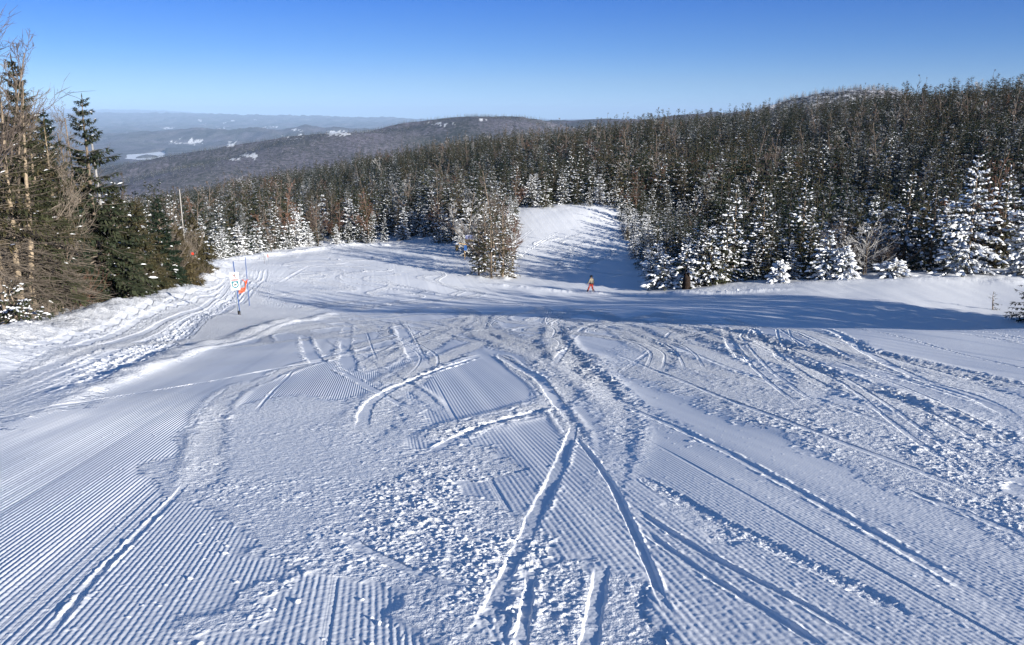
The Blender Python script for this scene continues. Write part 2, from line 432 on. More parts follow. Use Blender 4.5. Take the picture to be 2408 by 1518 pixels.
def patch(pts, churn, amp=0.0, co=0.0, dig=0.004, edge=0.34):
    P = pxpoly(pts); B = block(P, 1.0)
    if B is None: return
    k = 0.25 + 0.02 * Yg[B]
    x = X[B] + vnoise(X[B] / .8, Yg[B] / .8, 31) * edge * k * 2 + vnoise(X[B] / .2, Yg[B] / .2, 32) * edge * k
    y = Yg[B] + vnoise(X[B] / .8, Yg[B] / .8, 33) * edge * k * 4 + vnoise(X[B] / .2, Yg[B] / .2, 34) * edge * k
    ms = blur(blur(inside(P, x, y).astype(np.float32), 14), 14)
    m = sstep(.30, .72, ms + .30 * vnoise(X[B] / .06, Yg[B] / .07, 35) * (ms > .02) + .22 * vnoise(X[B] / .19, Yg[B] / .22, 36) * (ms > .02)).astype(np.float32)
    CH[B] = np.maximum(CH[B], m * churn); AMP[B] = np.maximum(AMP[B], m * amp)
    CO[B] *= 1 - np.maximum(m, sstep(.1, .8, ms)) * (1 - co); Z[B] -= dig * m
# ------------------------------------------------------------------ tracks, traced where they lie on the slope
# skied-out ground in the middle, left of the fresh corduroy
patch([(370, 1090), (420, 1020), (520, 968), (640, 945), (760, 935), (880, 935), (985, 960), (1000, 1010), (985, 1080), (950, 1180), (985, 1300), (1060, 1420), (1090, 1530), (960, 1530), (880, 1420), (720, 1340), (560, 1265), (430, 1175)], 0.62)
patch([(900, 1100), (990, 1060), (1100, 1035), (1150, 1080), (1150, 1170), (1190, 1250), (1230, 1240), (1180, 1350), (1130, 1440), (1090, 1540), (990, 1540), (940, 1390), (900, 1250)], 0.8, 0.10)
patch([(1240, 1330), (1330, 1270), (1400, 1330), (1560, 1400), (1650, 1540), (1130, 1540), (1180, 1430)], 0.85, 0.1)
patch([(400, 1540), (470, 1440), (600, 1440), (640, 1330), (690, 1330), (640, 1540)], 0.6, 0.1, 0.35)
# worn fan on the right
patch([(1440, 812), (1700, 840), (2000, 870), (2450, 960), (2450, 1290), (2250, 1200), (2050, 1118), (1755, 993), (1490, 885)], 0.4, 0.04, 0.5)
patch([(1440, 860), (1600, 868), (1900, 930), (2200, 1000), (2450, 1080), (2450, 1255), (2200, 1160), (1900, 1040), (1700, 965)], 0.8, 0.2)
# snowmobile lane along the left bank
patch([(-60, 930), (250, 800), (470, 690), (545, 630), (620, 628), (640, 668), (625, 715), (770, 722), (770, 745), (520, 810), (250, 912), (-60, 1040)], 0.75, 0.12, 0.1)
# big skidded turns
skid([(1250, 726), (1185, 733), (1138, 750), (1128, 775), (1165, 803), (1245, 832), (1315, 862), (1335, 890), (1300, 935), (1230, 968), (1150, 990), (1080, 1024), (1020, 1060), (975, 1105), (945, 1180)], 0.75, 0.85, 0.05, 1)
skid([(1150, 800), (1040, 845), (970, 890), (910, 930), (870, 975), (850, 1020), (830, 1090)], 0.6, 0.8, 0.03, -1)
skid([(905, 742), (980, 727), (1060, 722), (1115, 735), (1110, 758), (1050, 790), (965, 828), (880, 862), (800, 905)], 0.8, 0.8, 0.04, -1)
skid([(700, 740), (780, 735), (880, 752), (1000, 780), (1100, 800), (1210, 826), (1320, 868), (1400, 915), (1445, 965), (1460, 1030), (1452, 1080), (1420, 1160), (1430, 1260), (1470, 1370)], 0.6, 0.8, 0.04, 1)
skid([(1385, 732), (1320, 752), (1305, 790), (1325, 830), (1380, 880), (1440, 930), (1540, 985), (1700, 1060)], 0.7, 0.8, 0.05, -1)
skid([(1480, 740), (1600, 790), (1700, 845), (1850, 905)], 1.0, 0.7, 0.04, 1)
skid([(1560, 735), (1700, 775), (1860, 850), (2060, 930), (2300, 1060)], 0.9, 0.75, 0.05, 1)
skid([(1700, 740), (1950, 800), (2200, 880), (2450, 990)], 1.0, 0.7, 0.05, -1)
skid([(1900, 900), (2050, 930), (2200, 985), (2350, 1060)], 0.8, 0.9, 0.06, 1, amp=.3)
skid([(740, 722), (850, 722), (960, 712), (1040, 704)], 0.9, 0.95, 0.08, 1)
skid([(900, 705), (820, 712), (765, 722), (720, 730)], 0.8, 0.95, 0.05, 1)
skid([(770, 800), (860, 850), (960, 905), (1060, 985)], 0.3, 0.55, 0.02, 1)
skid([(430, 1170), (480, 1100), (490, 1020), (520, 950)], 0.30, 0.8, 0.05, 1)
skid([(560, 920), (700, 860), (860, 825), (1000, 800)], 0.30, 0.7, 0.03, -1)
SWEEPS = [([(823, 733), (914, 717), (1010, 711), (1137, 692)], .9, 1.0), ([(914, 747), (1004, 763), (1057, 773), (1137, 790), (1237, 820), (1304, 847), (1327, 880), (1304, 907), (1260, 926)], .7, .9),
 ([(914, 745), (960, 730), (1020, 725)], .5, .8), ([(1010, 782), (1057, 770), (1090, 757), (1104, 740), (1087, 727), (1030, 720)], .8, 1.0), ([(1137, 735), (1130, 753), (1150, 780), (1204, 800), (1254, 820), (1324, 837), (1352, 874), (1437, 934)], .95, 1.0),
 ([(790, 830), (870, 807), (950, 792)], .35, .9), ([(830, 886), (920, 840), (990, 803), (1057, 773)], .35, .9), ([(815, 880), (905, 832), (975, 796), (1040, 770)], .25, .8), ([(910, 910), (964, 874), (1017, 850), (1070, 837), (1130, 832)], .5, 1.0),
 ([(1010, 1040), (1077, 1004), (1137, 984), (1220, 964), (1300, 938)], .4, 1.0), ([(1170, 830), (1220, 870), (1270, 907), (1297, 940), (1337, 990), (1397, 1067)], .22, .9), ([(1344, 727), (1304, 750), (1300, 770), (1314, 800), (1337, 840), (1387, 894), (1437, 930), (1521, 974), (1604, 1017)], .55, 1.0),
 ([(1340, 730), (1431, 750), (1504, 780), (1604, 837)], .7, .9), ([(1254, 720), (1297, 743), (1337, 757), (1437, 787)], .6, .9), ([(1340, 790), (1390, 765), (1440, 762)], .4, .8), ([(560, 800), (700, 770), (850, 752), (960, 748)], .4, .9), ([(620, 890), (740, 850), (880, 826), (1010, 815)], .3, .85),
 ([(1560, 745), (1640, 780), (1760, 810), (1900, 830)], .7, .9), ([(1650, 770), (1800, 800), (2000, 845), (2250, 900)], .6, .9), ([(1450, 775), (1560, 830), (1700, 880), (1900, 935)], .6, .9), ([(1900, 800), (2150, 850), (2430, 920)], .6, .85), ([(460, 1160), (490, 1060), (500, 980), (540, 930), (600, 890)], .3, .9),
 ([(700, 735), (740, 722), (800, 712), (900, 708)], .8, .95), ([(640, 700), (720, 690), (830, 694), (900, 705)], .7, .8)]
for P_, w_, c_ in SWEEPS: skid(P_, w_ * 1.35, c_, 0.03, 0, amp=.15)
# windrow between the lane and the corduroy
ridge([(-60, 1010), (150, 935), (330, 868), (500, 806), (650, 764), (790, 734)], 0.8, 0.15, churn=1.0)
ridge([(-60, 1030), (150, 952), (330, 882), (500, 818), (650, 773), (760, 745)], 0.25, 0.05, churn=0.9)
# the bright broken bank under the trees at the left
ridge([(-320, 900), (-60, 838), (100, 795), (250, 748), (400, 712), (470, 672), (520, 640)], 2.6, 0.55, churn=1.0, taper=0.03)
ridge([(470, 665), (500, 630), (600, 606), (740, 588), (830, 578), (960, 576)], 2.4, 0.4, churn=0.7, taper=0.05)
ridge([(2430, 668), (2150, 657), (1900, 666), (1700, 683), (1560, 694)], 2.6, 0.10, churn=0.35, taper=0.05)
# the lip the skier walks along
ridge([(1120, 664), (1204, 675), (1300, 684), (1390, 690), (1530, 694), (1700, 691), (1900, 679)], 1.5, 0.28, churn=0.35)
# ruts in the lane
for off in (0, 1, 2, 3, 4, 5):
    k = off / 5
    groove([(-60, 950 + 75 * k), (120, 880 + 62 * k), (290, 815 + 50 * k), (430, 752 + 40 * k), (540, 700 + 26 * k), (560 + 60 * k, 655 + 6 * k), (590 + 38 * k, 628)], 0.34, 0.06, 0.05)
for k in (-.95, -.6, -.3):
    groove([(-60, 950 + 75 * k), (120, 880 + 66 * k), (290, 815 + 58 * k), (430, 752 + 46 * k), (520, 706 + 34 * k), (556 + 20 * k, 660 + 10 * k)], 0.28, 0.05, 0.05)
for k in (.1, .45, .62, .9):
    groove([(-60, 958 + 70 * k), (150, 872 + 62 * k), (300, 808 + 50 * k), (440, 745 + 40 * k), (520, 705 + 20 * k), (545 + 60 * k, 668), (570 + 40 * k, 632)], 0.22, 0.04, 0.03)
# carved grooves
groove([(1095, 1540), (1140, 1455), (1180, 1370), (1218, 1300), (1250, 1228), (1290, 1150), (1320, 1082), (1345, 1012), (1350, 985)], 0.10, 0.026, 0.004)
groove([(1350, 985), (1310, 940), (1262, 888), (1215, 862), (1160, 832)], 0.16, 0.02, 0.05)
groove([(1345, 1010), (1400, 1082), (1440, 1142), (1470, 1205), (1500, 1272), (1530, 1342), (1555, 1410), (1600, 1500)], 0.05, 0.035, 0.025, side=1)
groove([(1415, 1325), (1405, 1400), (1392, 1460), (1380, 1540)], 0.09, 0.035, 0.02)
groove([(1250, 1330), (1240, 1420), (1225, 1500), (1220, 1545)], 0.07, 0.03, 0.02)
groove([(790, 1250), (900, 1310), (1010, 1355), (1100, 1380)], 0.09, 0.012, 0.01)
groove([(850, 1010), (860, 960), (900, 925), (1000, 880), (1130, 838)], 0.14, 0.05, 0.05)
groove([(1000, 1065), (1080, 1022), (1160, 988), (1230, 968), (1290, 950)], 0.12, 0.02, 0.06, side=1)
groove([(780, 860), (850, 900), (930, 940), (1000, 965)], 0.14, 0.02, 0.02)
groove([(600, 970), (660, 900), (690, 870)], 0.05, 0.04, 0.01)
groove([(80, 1540), (230, 1350), (330, 1250), (415, 1160), (440, 1130)], 0.045, 0.035, 0.03)
groove([(1455, 944), (1607, 1010), (1850, 1140), (2100, 1280), (2450, 1490)], 0.08, 0.014, 0.010)
groove([(1480, 1190), (1650, 1300), (1900, 1430), (2080, 1540)], 0.05, 0.006, 0.010)
groove([(1500, 1240), (1640, 1340), (1850, 1470), (1950, 1540)], 0.05, 0.006, 0.012)
skid([(1490, 1110), (1640, 1200), (1900, 1330), (2200, 1480)], 0.12, 0.6, 0.005, 0)
skid([(1560, 1180), (1640, 1215), (1720, 1290)], 0.2, 0.5, 0.01, 1)
groove([(1700, 768), (1720, 812), (1790, 862)], 0.2, 0.04, 0.04)
groove([(1755, 772), (1850, 850), (1930, 905), (2050, 960)], 0.16, 0.04, 0.03)
groove([(1760, 790), (1930, 870), (2100, 885), (2250, 930), (2400, 985)], 0.18, 0.03, 0.02)
groove([(1870, 770), (2100, 860), (2300, 940), (2420, 1010)], 0.2, 0.03, 0.02)
groove([(1440, 830), (1700, 935), (1950, 1030), (2200, 1120), (2420, 1220)], 0.09, 0.02, 0.015)
groove([(2110, 1140), (2250, 1195), (2420, 1260)], 0.08, 0.03, 0.015)
groove([(930, 750), (955, 800), (990, 850), (1010, 870)], 0.4, 0.03, 0.04)
groove([(715, 790), (730, 830), (760, 862)], 0.3, 0.04, 0.05)
groove([(820, 760), (812, 810), (820, 860), (850, 895)], 0.3, 0.02, 0.05)
for k in (0, 3):
    groove([(850 + 34 * k, 750), (868 + 36 * k, 800), (886 + 40 * k, 850)], 0.05, 0.012, 0.02)
rt = np.random.default_rng(5)
for k in range(20):                                    # old ski lines fanning down the right of the slope
    y0 = rt.uniform(26, 60); x0 = rt.uniform(2, 0.52 * y0); y1 = rt.uniform(5, 0.55 * y0)
    s = rt.uniform(-0.33, -0.02); c = rt.uniform(-0.0016, 0.0016)
    ys = np.linspace(y0, y1, 7); xs = x0 + s * (ys - y0) * -1 * 0.6 + c * (ys - y0) ** 2
    groove(np.stack([xs, ys], 1), rt.uniform(0.06, 0.16), rt.uniform(0.006, 0.018), rt.uniform(0.006, 0.02), world=True)
for k in range(22):                                    # S-shaped skidded runs through the middle of the slope
    y0 = rt.uniform(48, 66); L = rt.uniform(22, 46); x0 = rt.uniform(-10, 14); lean = rt.uniform(-.05, .22)
    ys = np.linspace(y0, max(y0 - L, 9), 18); A = rt.uniform(.8, 3.0); wl = rt.uniform(14, 26); ph = rt.uniform(0, 6.28)
    xs = x0 * (.35 + .65 * ys / y0) + lean * (y0 - ys) * np.sign(x0) * .5 + A * (ys / y0) * np.sin((ys - y0) / wl * 6.283 + ph)
    skid(np.stack([xs, ys], 1), rt.uniform(.4, .95), rt.uniform(.85, 1.0), 0.03, rt.choice([-1, 1]), world=True)
for k in range(14):                                    # paired thin ski lines
    y0 = rt.uniform(30, 60); L = rt.uniform(16, 36); x0 = rt.uniform(-12, 20) * y0 / 60
    ys = np.linspace(y0, max(y0 - L, 6), 14); A = rt.uniform(.2, 2.2); wl = rt.uniform(14, 34); ph = rt.uniform(0, 6.28)
    xs = x0 * (.3 + .7 * ys / y0) + A * (ys / y0) * np.sin((ys - y0) / wl * 6.283 + ph)
    for d in (0, rt.uniform(.18, .4)): groove(np.stack([xs + d, ys], 1), rt.uniform(.045, .07), rt.uniform(.008, .02), .012, world=True)
for k in range(26):                                    # linked turns on the left of the crest and the far piste
    if k < 19:
        x0 = rt.uniform(-36, -3); y0 = rt.uniform(86, 126); L = rt.uniform(18, 40); lean = rt.uniform(-.5, .3)
    else:
        x0 = rt.uniform(2, 14); y0 = rt.uniform(118, 146); L = rt.uniform(14, 30); lean = rt.uniform(-.3, .2)
    ys = np.linspace(y0, y0 - L, 16); A = rt.uniform(1.2, 4.2); wl = rt.uniform(13, 24); ph = rt.uniform(0, 6.28)
    xs = x0 + lean * (ys - y0) + A * np.sin((ys - y0) / wl * 6.283 + ph)
    skid(np.stack([xs, ys], 1), rt.uniform(0.4, 1.1), rt.uniform(.8, 1.0), 0.09, rt.choice([-1, 1]), world=True)
for k in range(14):
    x0 = rt.uniform(-34, -6); y0 = rt.uniform(70, 122); a = rt.uniform(-1.2, 1.2); L = rt.uniform(8, 22)
    t = np.linspace(0, 1, 6); xs = x0 + L * np.sin(a) * t; ys = y0 - L * np.cos(a) * t + rt.uniform(-3, 3) * t * t
    groove(np.stack([xs, ys], 1), rt.uniform(.2, .4), .03, .05, world=True)
for k in range(8):                                     # wheel-like tracks across the shaded hollow and far piste
    x0 = rt.uniform(-2, 8); y0 = rt.uniform(104, 140); a = rt.choice([-.6, .5]) + rt.uniform(-.2, .2)
    t = np.linspace(0, 1, 6); L = rt.uniform(10, 22)
    for d in (0, .5):
        groove(np.stack([x0 + d + L * np.sin(a) * t, y0 + L * np.cos(a) * t], 1), .22, .04, .04, world=True)

# ------------------------------------------------------------------ corduroy
SLOPE = 0.152
Uc = (X + SLOPE * Yg + 0.0006 * np.clip(Yg - 12, 0, 60) ** 2 * sstep(4, -8, X)) / math.sqrt(1 + SLOPE ** 2)
PITCHES = np.where(Uc > 2.05, 0.031, np.where(Uc > 0.3, 0.044, 0.034))
PH = np.where(Uc > 2.05, (Uc - 2.05) / 0.031, np.where(Uc > 0.3, (Uc - 2.05) / 0.044, (Uc - 0.3) / 0.034 - 40)).astype(np.float32)
pid = np.floor(PH).astype(np.int64)
rr = np.random.default_rng(77).uniform(0, 1, 65536).astype(np.float32)
ridge_h = 0.6 + 0.55 * rr[pid & 65535]
deep = (rr[(pid * 7 + 3) & 65535] > 0.97).astype(np.float32)
cw = sstep(0.30, 0.16, DX / PITCHES).astype(np.float32)          # where the sheet is fine enough to carry the ridges itself
fr = PH - np.floor(PH)
prof = np.sin(2 * math.pi * fr); prof = np.where(prof > 0, prof ** 0.8, -np.abs(prof) ** 1.3)
side_k = np.interp(Uc, [-2.5, -0.8, 0.6, 2.2], [1.0, .75, .34, .21]).astype(np.float32)
worn = np.clip(0.85 + 0.5 * vnoise(X / 1.7, Yg / 5, 41) + 0.35 * vnoise(X / .35, Yg / 1.2, 42), 0.15, 1.2)
Z += 0.115 * PITCHES * prof * ridge_h * CO * cw * worn * side_k - 0.0045 * deep * CO * cw * worn
Z += 0.006 * vnoise(Uc / 0.21, Yg / 30, 43) * CO + 0.012 * vnoise(Uc / 0.8, Yg / 40, 44) * CO
CORD = (CO * (1 - cw) * side_k * worn * np.interp(Yg, [14, 30, 60, 110], [1, .9, .75, .35])).astype(np.float32)
# ------------------------------------------------------------------ crumbs, clods and scraped texture
def band(lam): return sstep(0.45, 0.22, SPC / lam)
dens = np.clip(0.75 + 0.7 * vnoise(X / .55, Yg / .8, 50) + 0.4 * vnoise(X / .17, Yg / .22, 51), 0.1, 1.5)
k = CH * dens
lump = np.zeros(X.shape, np.float32)
for lam, a, sd in ((0.21, .0035, 60), (0.09, .0056, 61), (0.044, .0068, 62), (0.023, .0056, 63)):
    n = vnoise(X / lam, Yg / lam * 0.8, sd) + 0.5 * vnoise(X / lam * 1.7 + 5, Yg / lam * 1.5, sd + 5)
    lump += a * (np.clip(n, 0, 2) ** 1.3 * 1.5 - 0.12) * band(lam)
Z += k * lump * (0.8 + AMP * 1.3)
n = vnoise(X / .5, Yg / .6, 70); Z += AMP * 0.016 * np.clip(n, -.3, 1) * band(.5)
# stray crumbs on the untouched corduroy
n = vnoise(X / .045, Yg / .05, 71) * band(.045); g = sstep(.15, .5, vnoise(X / 1.4, Yg / 1.8, 72))
Z += 0.02 * np.clip(n - 0.82, 0, 1) * CO * (0.3 + g) * 3
# fine grain everywhere
Z += 0.0011 * vnoise(X / .02, Yg / .024, 73) * band(.02)
# untouched deep snow outside the piste edge and at the far banks: soft drifts
off = ~inside(OPEN, X, Yg)
offm = blur(off.astype(np.float32), 4)
CO *= 1 - offm; CORD *= 1 - offm
Z += offm * (0.10 * fbm(X / 2.2, Yg / 2.2, 80, 3) + 0.08)
del n, off
verts = np.stack([X, Yg, Z], -1).astype(np.float32).reshape(-1, 3)
ii = (np.arange(NR - 1)[:, None] * NC + np.arange(NC - 1)[None, :]).astype(np.int32)
quads = np.stack([ii, ii + 1, ii + NC + 1, ii + NC], -1).reshape(-1, 4)

# snow material: clean snow, fine relief where the mesh cannot carry it
m, t, b = new_mat('groomed_snow')
b.inputs['Base Color'].default_value = (0.86, 0.88, 0.915, 1); b.inputs['Roughness'].default_value = 0.62
b.inputs['Specular IOR Level'].default_value = 0.18
def N(kind, **kw):
    n = t.nodes.new(kind)
    for k_, v in kw.items(): setattr(n, k_, v)
    return n
def math_n(op, a, c=None, d=None):
    n = N('ShaderNodeMath', operation=op)
    for i_, v in enumerate((a, c, d)):
        if v is None: continue
        if hasattr(v, 'node'): t.links.new(v, n.inputs[i_])
        else: n.inputs[i_].default_value = v
    return n.outputs[0]
def attr(nm): return N('ShaderNodeAttribute', attribute_name=nm).outputs['Fac']
geo = N('ShaderNodeNewGeometry')
ph = attr('ridge_phase'); cord = attr('corduroy'); churn = attr('churn')
h1 = math_n('MULTIPLY', math_n('MULTIPLY', math_n('SINE', math_n('MULTIPLY', ph, 2 * math.pi)), 0.0050), cord)
nz1 = N('ShaderNodeTexNoise'); nz1.inputs['Scale'].default_value = 13.0; nz1.inputs['Detail'].default_value = 4.0; nz1.inputs['Roughness'].default_value = .72
t.links.new(geo.outputs['Position'], nz1.inputs['Vector'])
nz2 = N('ShaderNodeTexNoise'); nz2.inputs['Scale'].default_value = 60.0; nz2.inputs['Detail'].default_value = 2.0
t.links.new(geo.outputs['Position'], nz2.inputs['Vector'])
h2 = math_n('MULTIPLY', math_n('MULTIPLY', nz1.outputs[0], 0.10), math_n('POWER', churn, 1.3))
h3 = math_n('MULTIPLY', nz2.outputs[0], 0.0010)
hs = math_n('ADD', math_n('ADD', h1, h2), h3)
bp = N('ShaderNodeBump'); bp.inputs['Distance'].default_value = 1.0; bp.inputs['Strength'].default_value = 1.0
t.links.new(hs, bp.inputs['Height']); t.links.new(bp.outputs[0], b.inputs['Normal'])
M_PISTE = m
me = mesh_np('ski_slope', verts, quads, mats=[M_PISTE], smooth=True)
for nm, a_ in (('ridge_phase', PH), ('corduroy', CORD), ('churn', CH * np.interp(Yg, [4, 14, 26, 70], [.4, 1.0, 1.4, 1.25]))):
    at_ = me.attributes.new(nm, 'FLOAT', 'POINT'); at_.data.foreach_set('value', np.ascontiguousarray(a_, np.float32).ravel())
tag(link('ski_slope', me), 'groomed white ski slope with corduroy ridges and criss-crossing ski tracks', 'ski slope', kind='structure')
def snow_z(x, y):
    """height of the finished snow surface"""
    if y < RY[0] or y > RY[-1] or abs(x) > half(y): return tz(x, y)
    j = int(np.searchsorted(RY, y)); j = min(max(j, 0), NR - 1)
    c = int(round((x / half(RY[j]) + 1) / 2 * (NC - 1)))
    return float(Z[j, min(max(c, 0), NC - 1)])
print('snow done', round(time.time() - T0, 1))
# ------------------------------------------------------------------ hillside under the forest, valley, lake
def forest_floor_mat():
    m, t, b = new_mat('forest_floor_snow')
    b.inputs['Roughness'].default_value = 0.8; b.inputs['Specular IOR Level'].default_value = 0.1
    tc = t.nodes.new('ShaderNodeNewGeometry'); nz = t.nodes.new('ShaderNodeTexNoise'); nz.inputs['Scale'].default_value = 0.35; nz.inputs['Detail'].default_value = 6
    t.links.new(tc.outputs['Position'], nz.inputs['Vector'])
    rp = t.nodes.new('ShaderNodeValToRGB'); e = rp.color_ramp.elements
    e[0].position = .36; e[0].color = (0.13, 0.105, 0.085, 1); e[1].position = .62; e[1].color = (0.62, 0.62, 0.63, 1)
    t.links.new(nz.outputs[0], rp.inputs[0]); t.links.new(rp.outputs[0], b.inputs['Base Color'])
    return m
hy = np.concatenate([np.linspace(-70, 0, 12), np.geomspace(2, 1150, 240)])
hx = np.linspace(-1, 1, 260)
HX = (60 + 0.95 * np.maximum(hy, 0))[:, None] * hx[None, :]; HY = np.broadcast_to(hy[:, None], HX.shape)
HZ = terrain(HX, HY) - 0.02 + 0.25 * fbm(HX / 9, HY / 9, 90, 3) * sstep(90, 200, HY)
cover = (np.abs(HX) < half(HY) + 2) & (HY > -2) & (HY < YMAX + 3)
HZ = HZ - np.where(cover, 0.9 + 0.02 * np.maximum(HY, 0), 0.05)
q = (np.arange(len(hy) - 1)[:, None] * 260 + np.arange(259)[None, :])
hq = np.stack([q, q + 1, q + 261, q + 260], -1).reshape(-1, 4)
hm = mesh_np('hillside', np.stack([HX, HY, HZ], -1), hq, mats=[forest_floor_mat()], smooth=True)
tag(link('hillside', hm), 'snowy forest floor of the wooded hillside', 'hillside', kind='structure')

# far country, one sheet from the foot of the hill to the horizon
NVX, NVY = 700, 640
vy = np.geomspace(500, 46000, NVY); vx = np.linspace(-1, 1, NVX)
VX = (0.80 * vy)[:, None] * vx[None, :]; VY = np.broadcast_to(vy[:, None], VX.shape)
def pw(Y, pts):            # a crest line given as picture points at distance Y(px)
    return np.array([at(px, py, yy) for px, py, yy in pts])
def crest(P, wf, wb, skew=0.0):
    """height of a hill whose crest runs along P; wf / wb: how far its sides reach towards us and away"""
    best = np.full(VX.shape, -1e9)
    for i in range(len(P) - 1):
        a, c = P[i], P[i + 1]; d = c[:2] - a[:2]; L2 = d @ d
        tt = np.clip(((VX - a[0]) * d[0] + (VY - a[1]) * d[1]) / L2, 0, 1)
        ex = VX - a[0] - tt * d[0]; ey = VY - a[1] - tt * d[1]
        dist = np.hypot(ex, ey); w = np.where(ey < 0, wf, wb)
        h = a[2] + (c[2] - a[2]) * tt - FLOOR
        best = np.maximum(best, FLOOR + h / (1 + (dist / w) ** 2) ** 1.2 - 0.0)
    return best
FLOOR = -290.0
lake_c = at(330, 367, 6800.0)
FLOOR = float(lake_c[2]) - 2
calm = 1 - sstep(2600, 900, np.abs(VX - lake_c[0] * VY / lake_c[1])) * sstep(3600, 4600, VY) * sstep(8800, 7600, VY)
base = np.full(VX.shape, FLOOR) + (26 * fbm(VX / 1500, VY / 1500, 100, 5) + 10) * (.12 + .88 * calm)
# rolling plateau further off
far_h = np.interp(VY, [500, 8000, 12000, 18000, 26000, 46000], [0, 0, 30, 95, 130, 60])
base = base + far_h * (1 + 0.3 * fbm(VX / 5000, VY / 4000, 110, 4))
base = np.maximum(base, crest(pw(0, [(-500, 262, 27000), (100, 268, 27000), (350, 268, 27000), (520, 272, 26000), (640, 274, 26000), (760, 281, 25500), (880, 288, 25000), (990, 293, 25000), (1200, 300, 25000), (2600, 300, 25000)]), 7000, 5000))
base = np.maximum(base, crest(pw(0, [(-300, 255, 42000), (280, 259, 42000), (330, 260, 42000), (420, 270, 42000), (1000, 290, 42000)]), 5000, 5000))
base = np.maximum(base, crest(pw(0, [(380, 318, 9500), (470, 309, 9500), (520, 305, 9500), (600, 309, 9500), (690, 303, 9200), (730, 300, 9000), (770, 316, 9000), (900, 320, 9000)]), 900, 1500))
base = np.maximum(base, crest(pw(0, [(420, 345, 7800), (450, 332, 7800), (480, 330, 7800), (520, 345, 7800)]), 420, 700))
base = np.maximum(base, crest(pw(0, [(540, 352, 7000), (600, 343, 7000), (660, 338, 7000), (760, 345, 7000)]), 500, 800))
near_r = crest(pw(0, [(300, 455, 2300), (420, 423, 2300), (520, 398, 2350), (620, 362, 2400), (700, 340, 2450), (760, 322, 2500), (805, 310, 2550), (860, 311, 2600), (930, 310, 2700), (1000, 306, 2750), (1060, 294, 2800), (1100, 277, 2850), (1132, 268, 2850), (1165, 279, 2880), (1190, 294, 2920), (1220, 308, 3000), (1300, 312, 3000), (1450, 320, 3000)]), 620, 900)
back_r = crest(pw(0, [(1180, 312, 4200), (1250, 312, 4200), (1350, 297, 4200), (1420, 280, 4200), (1465, 277, 4200), (1520, 288, 4200), (1700, 270, 4200), (2000, 262, 4200), (2600, 250, 4000)]), 800, 1200)
frost_r = crest(pw(0, [(1870, 270, 1250), (1905, 240, 1250), (1945, 224, 1250), (2000, 211, 1250), (2060, 208, 1250), (2110, 218, 1250), (2250, 240, 1250), (2600, 250, 1200)]), 250, 400)
rough = fbm(VX / 260, VY / 260, 120, 5)
VZ = np.maximum(np.maximum(base, near_r), np.maximum(back_r, frost_r))
VZ = VZ + rough * np.interp(VY, [500, 2000, 9000, 20000], [4, 12, 42, 55]) * np.clip((VZ - FLOOR) / 50, 0.25, 1) * 0.8
lake_poly = pw(0, [(295, 372, 6350), (300, 362, 7050), (340, 359, 7250), (365, 355, 7550), (392, 353, 7750), (388, 362, 7050), (380, 366, 6850), (395, 369, 6650), (424, 371, 6500), (415, 375, 6250), (370, 376.5, 6150), (330, 376, 6170)])[:, :2]
LZ = FLOOR + 1
il = inside(lake_poly, VX, VY)
nd = np.min(np.hypot(VX[..., None] - lake_poly[:, 0], VY[..., None] - lake_poly[:, 1]), -1)
foot = sstep(1500, 300, np.hypot(VX - lake_c[0], VY - lake_c[1]))
supp = sstep(20, 800, nd); supp = np.where(VY < lake_c[1] + 400, supp, np.maximum(supp, .35)); VZ = np.minimum(VZ, LZ + 2 + np.maximum(VZ - LZ - 2, 0) * supp)
VZ = np.where(il, LZ - 6, np.maximum(VZ * (1 - foot * .0), LZ + 2))
VZ = np.where((VY < 1500) & (VY < 1500), np.minimum(VZ, np.where(VY < 1000, -60.0, VZ)), VZ)
SN0 = ((VY < 1700) & (frost_r > near_r) & (frost_r > FLOOR + 200)) * sstep(.60, .92, (frost_r - FLOOR) / (frost_r.max() - FLOOR))
# keep the near end of the sheet below the wooded hill
tn = terrain(VX, np.minimum(VY, 1150)) - 12
VZ = np.where(VY < 900, np.minimum(VZ, tn), VZ)
# bare snow on ledges, clearings and fields
SN = np.zeros(VX.shape, np.float32) + .45 * SN0
def cy_y(v): return 2500.0 if False else np.interp(v, [500, 3500, 5000, 12000, 46000], [2500, 2500, 8000, 9000, 24000])
vpx, vpy = proj(VX, VY, VZ)
for cx_, cy_, rx, ry, thr in [(795, 314, 34, 7, .0), (690, 322, 30, 8, .45), (590, 367, 26, 8, .05), (560, 375, 26, 6, .4), (445, 333, 36, 10, .25), (415, 336, 20, 6, .35), (545, 340, 16, 6, .2), (550, 333, 14, 5, .5), (520, 302, 20, 3, .3), (700, 306, 26, 5, .35), (640, 300, 30, 4, .5),
        (480, 293, 10, 2, .1), (385, 288, 10, 2, .1), (395, 302, 18, 3, .2), (545, 284, 14, 1.6, .0), (1040, 292, 40, 8, .55), (1135, 283, 16, 4, .2), (470, 284, 6, 1.5, .0), (600, 282, 8, 1.2, .1), (530, 289, 8, 1.2, .1), (420, 280, 10, 1.2, .1)]:
    c_ = 1 - ((vpx - cx_) / rx) ** 2 - ((vpy - cy_) / ry) ** 2
    ok = c_ > 0
    SN = np.maximum(SN, np.where(ok, sstep(thr, thr + .5, c_ * .8 + .75 * fbm(VX / (cy_y(VY) * .0022), VY / (cy_y(VY) * .012), 130, 3)) * .9, 0))
vm, t, b = new_mat('far_forest')
b.inputs['Roughness'].default_value = 0.9; b.inputs['Specular IOR Level'].default_value = 0.05
g_ = N('ShaderNodeNewGeometry')
n1 = N('ShaderNodeTexNoise'); n1.inputs['Scale'].default_value = 0.004; n1.inputs['Detail'].default_value = 8; n1.inputs['Roughness'].default_value = .6
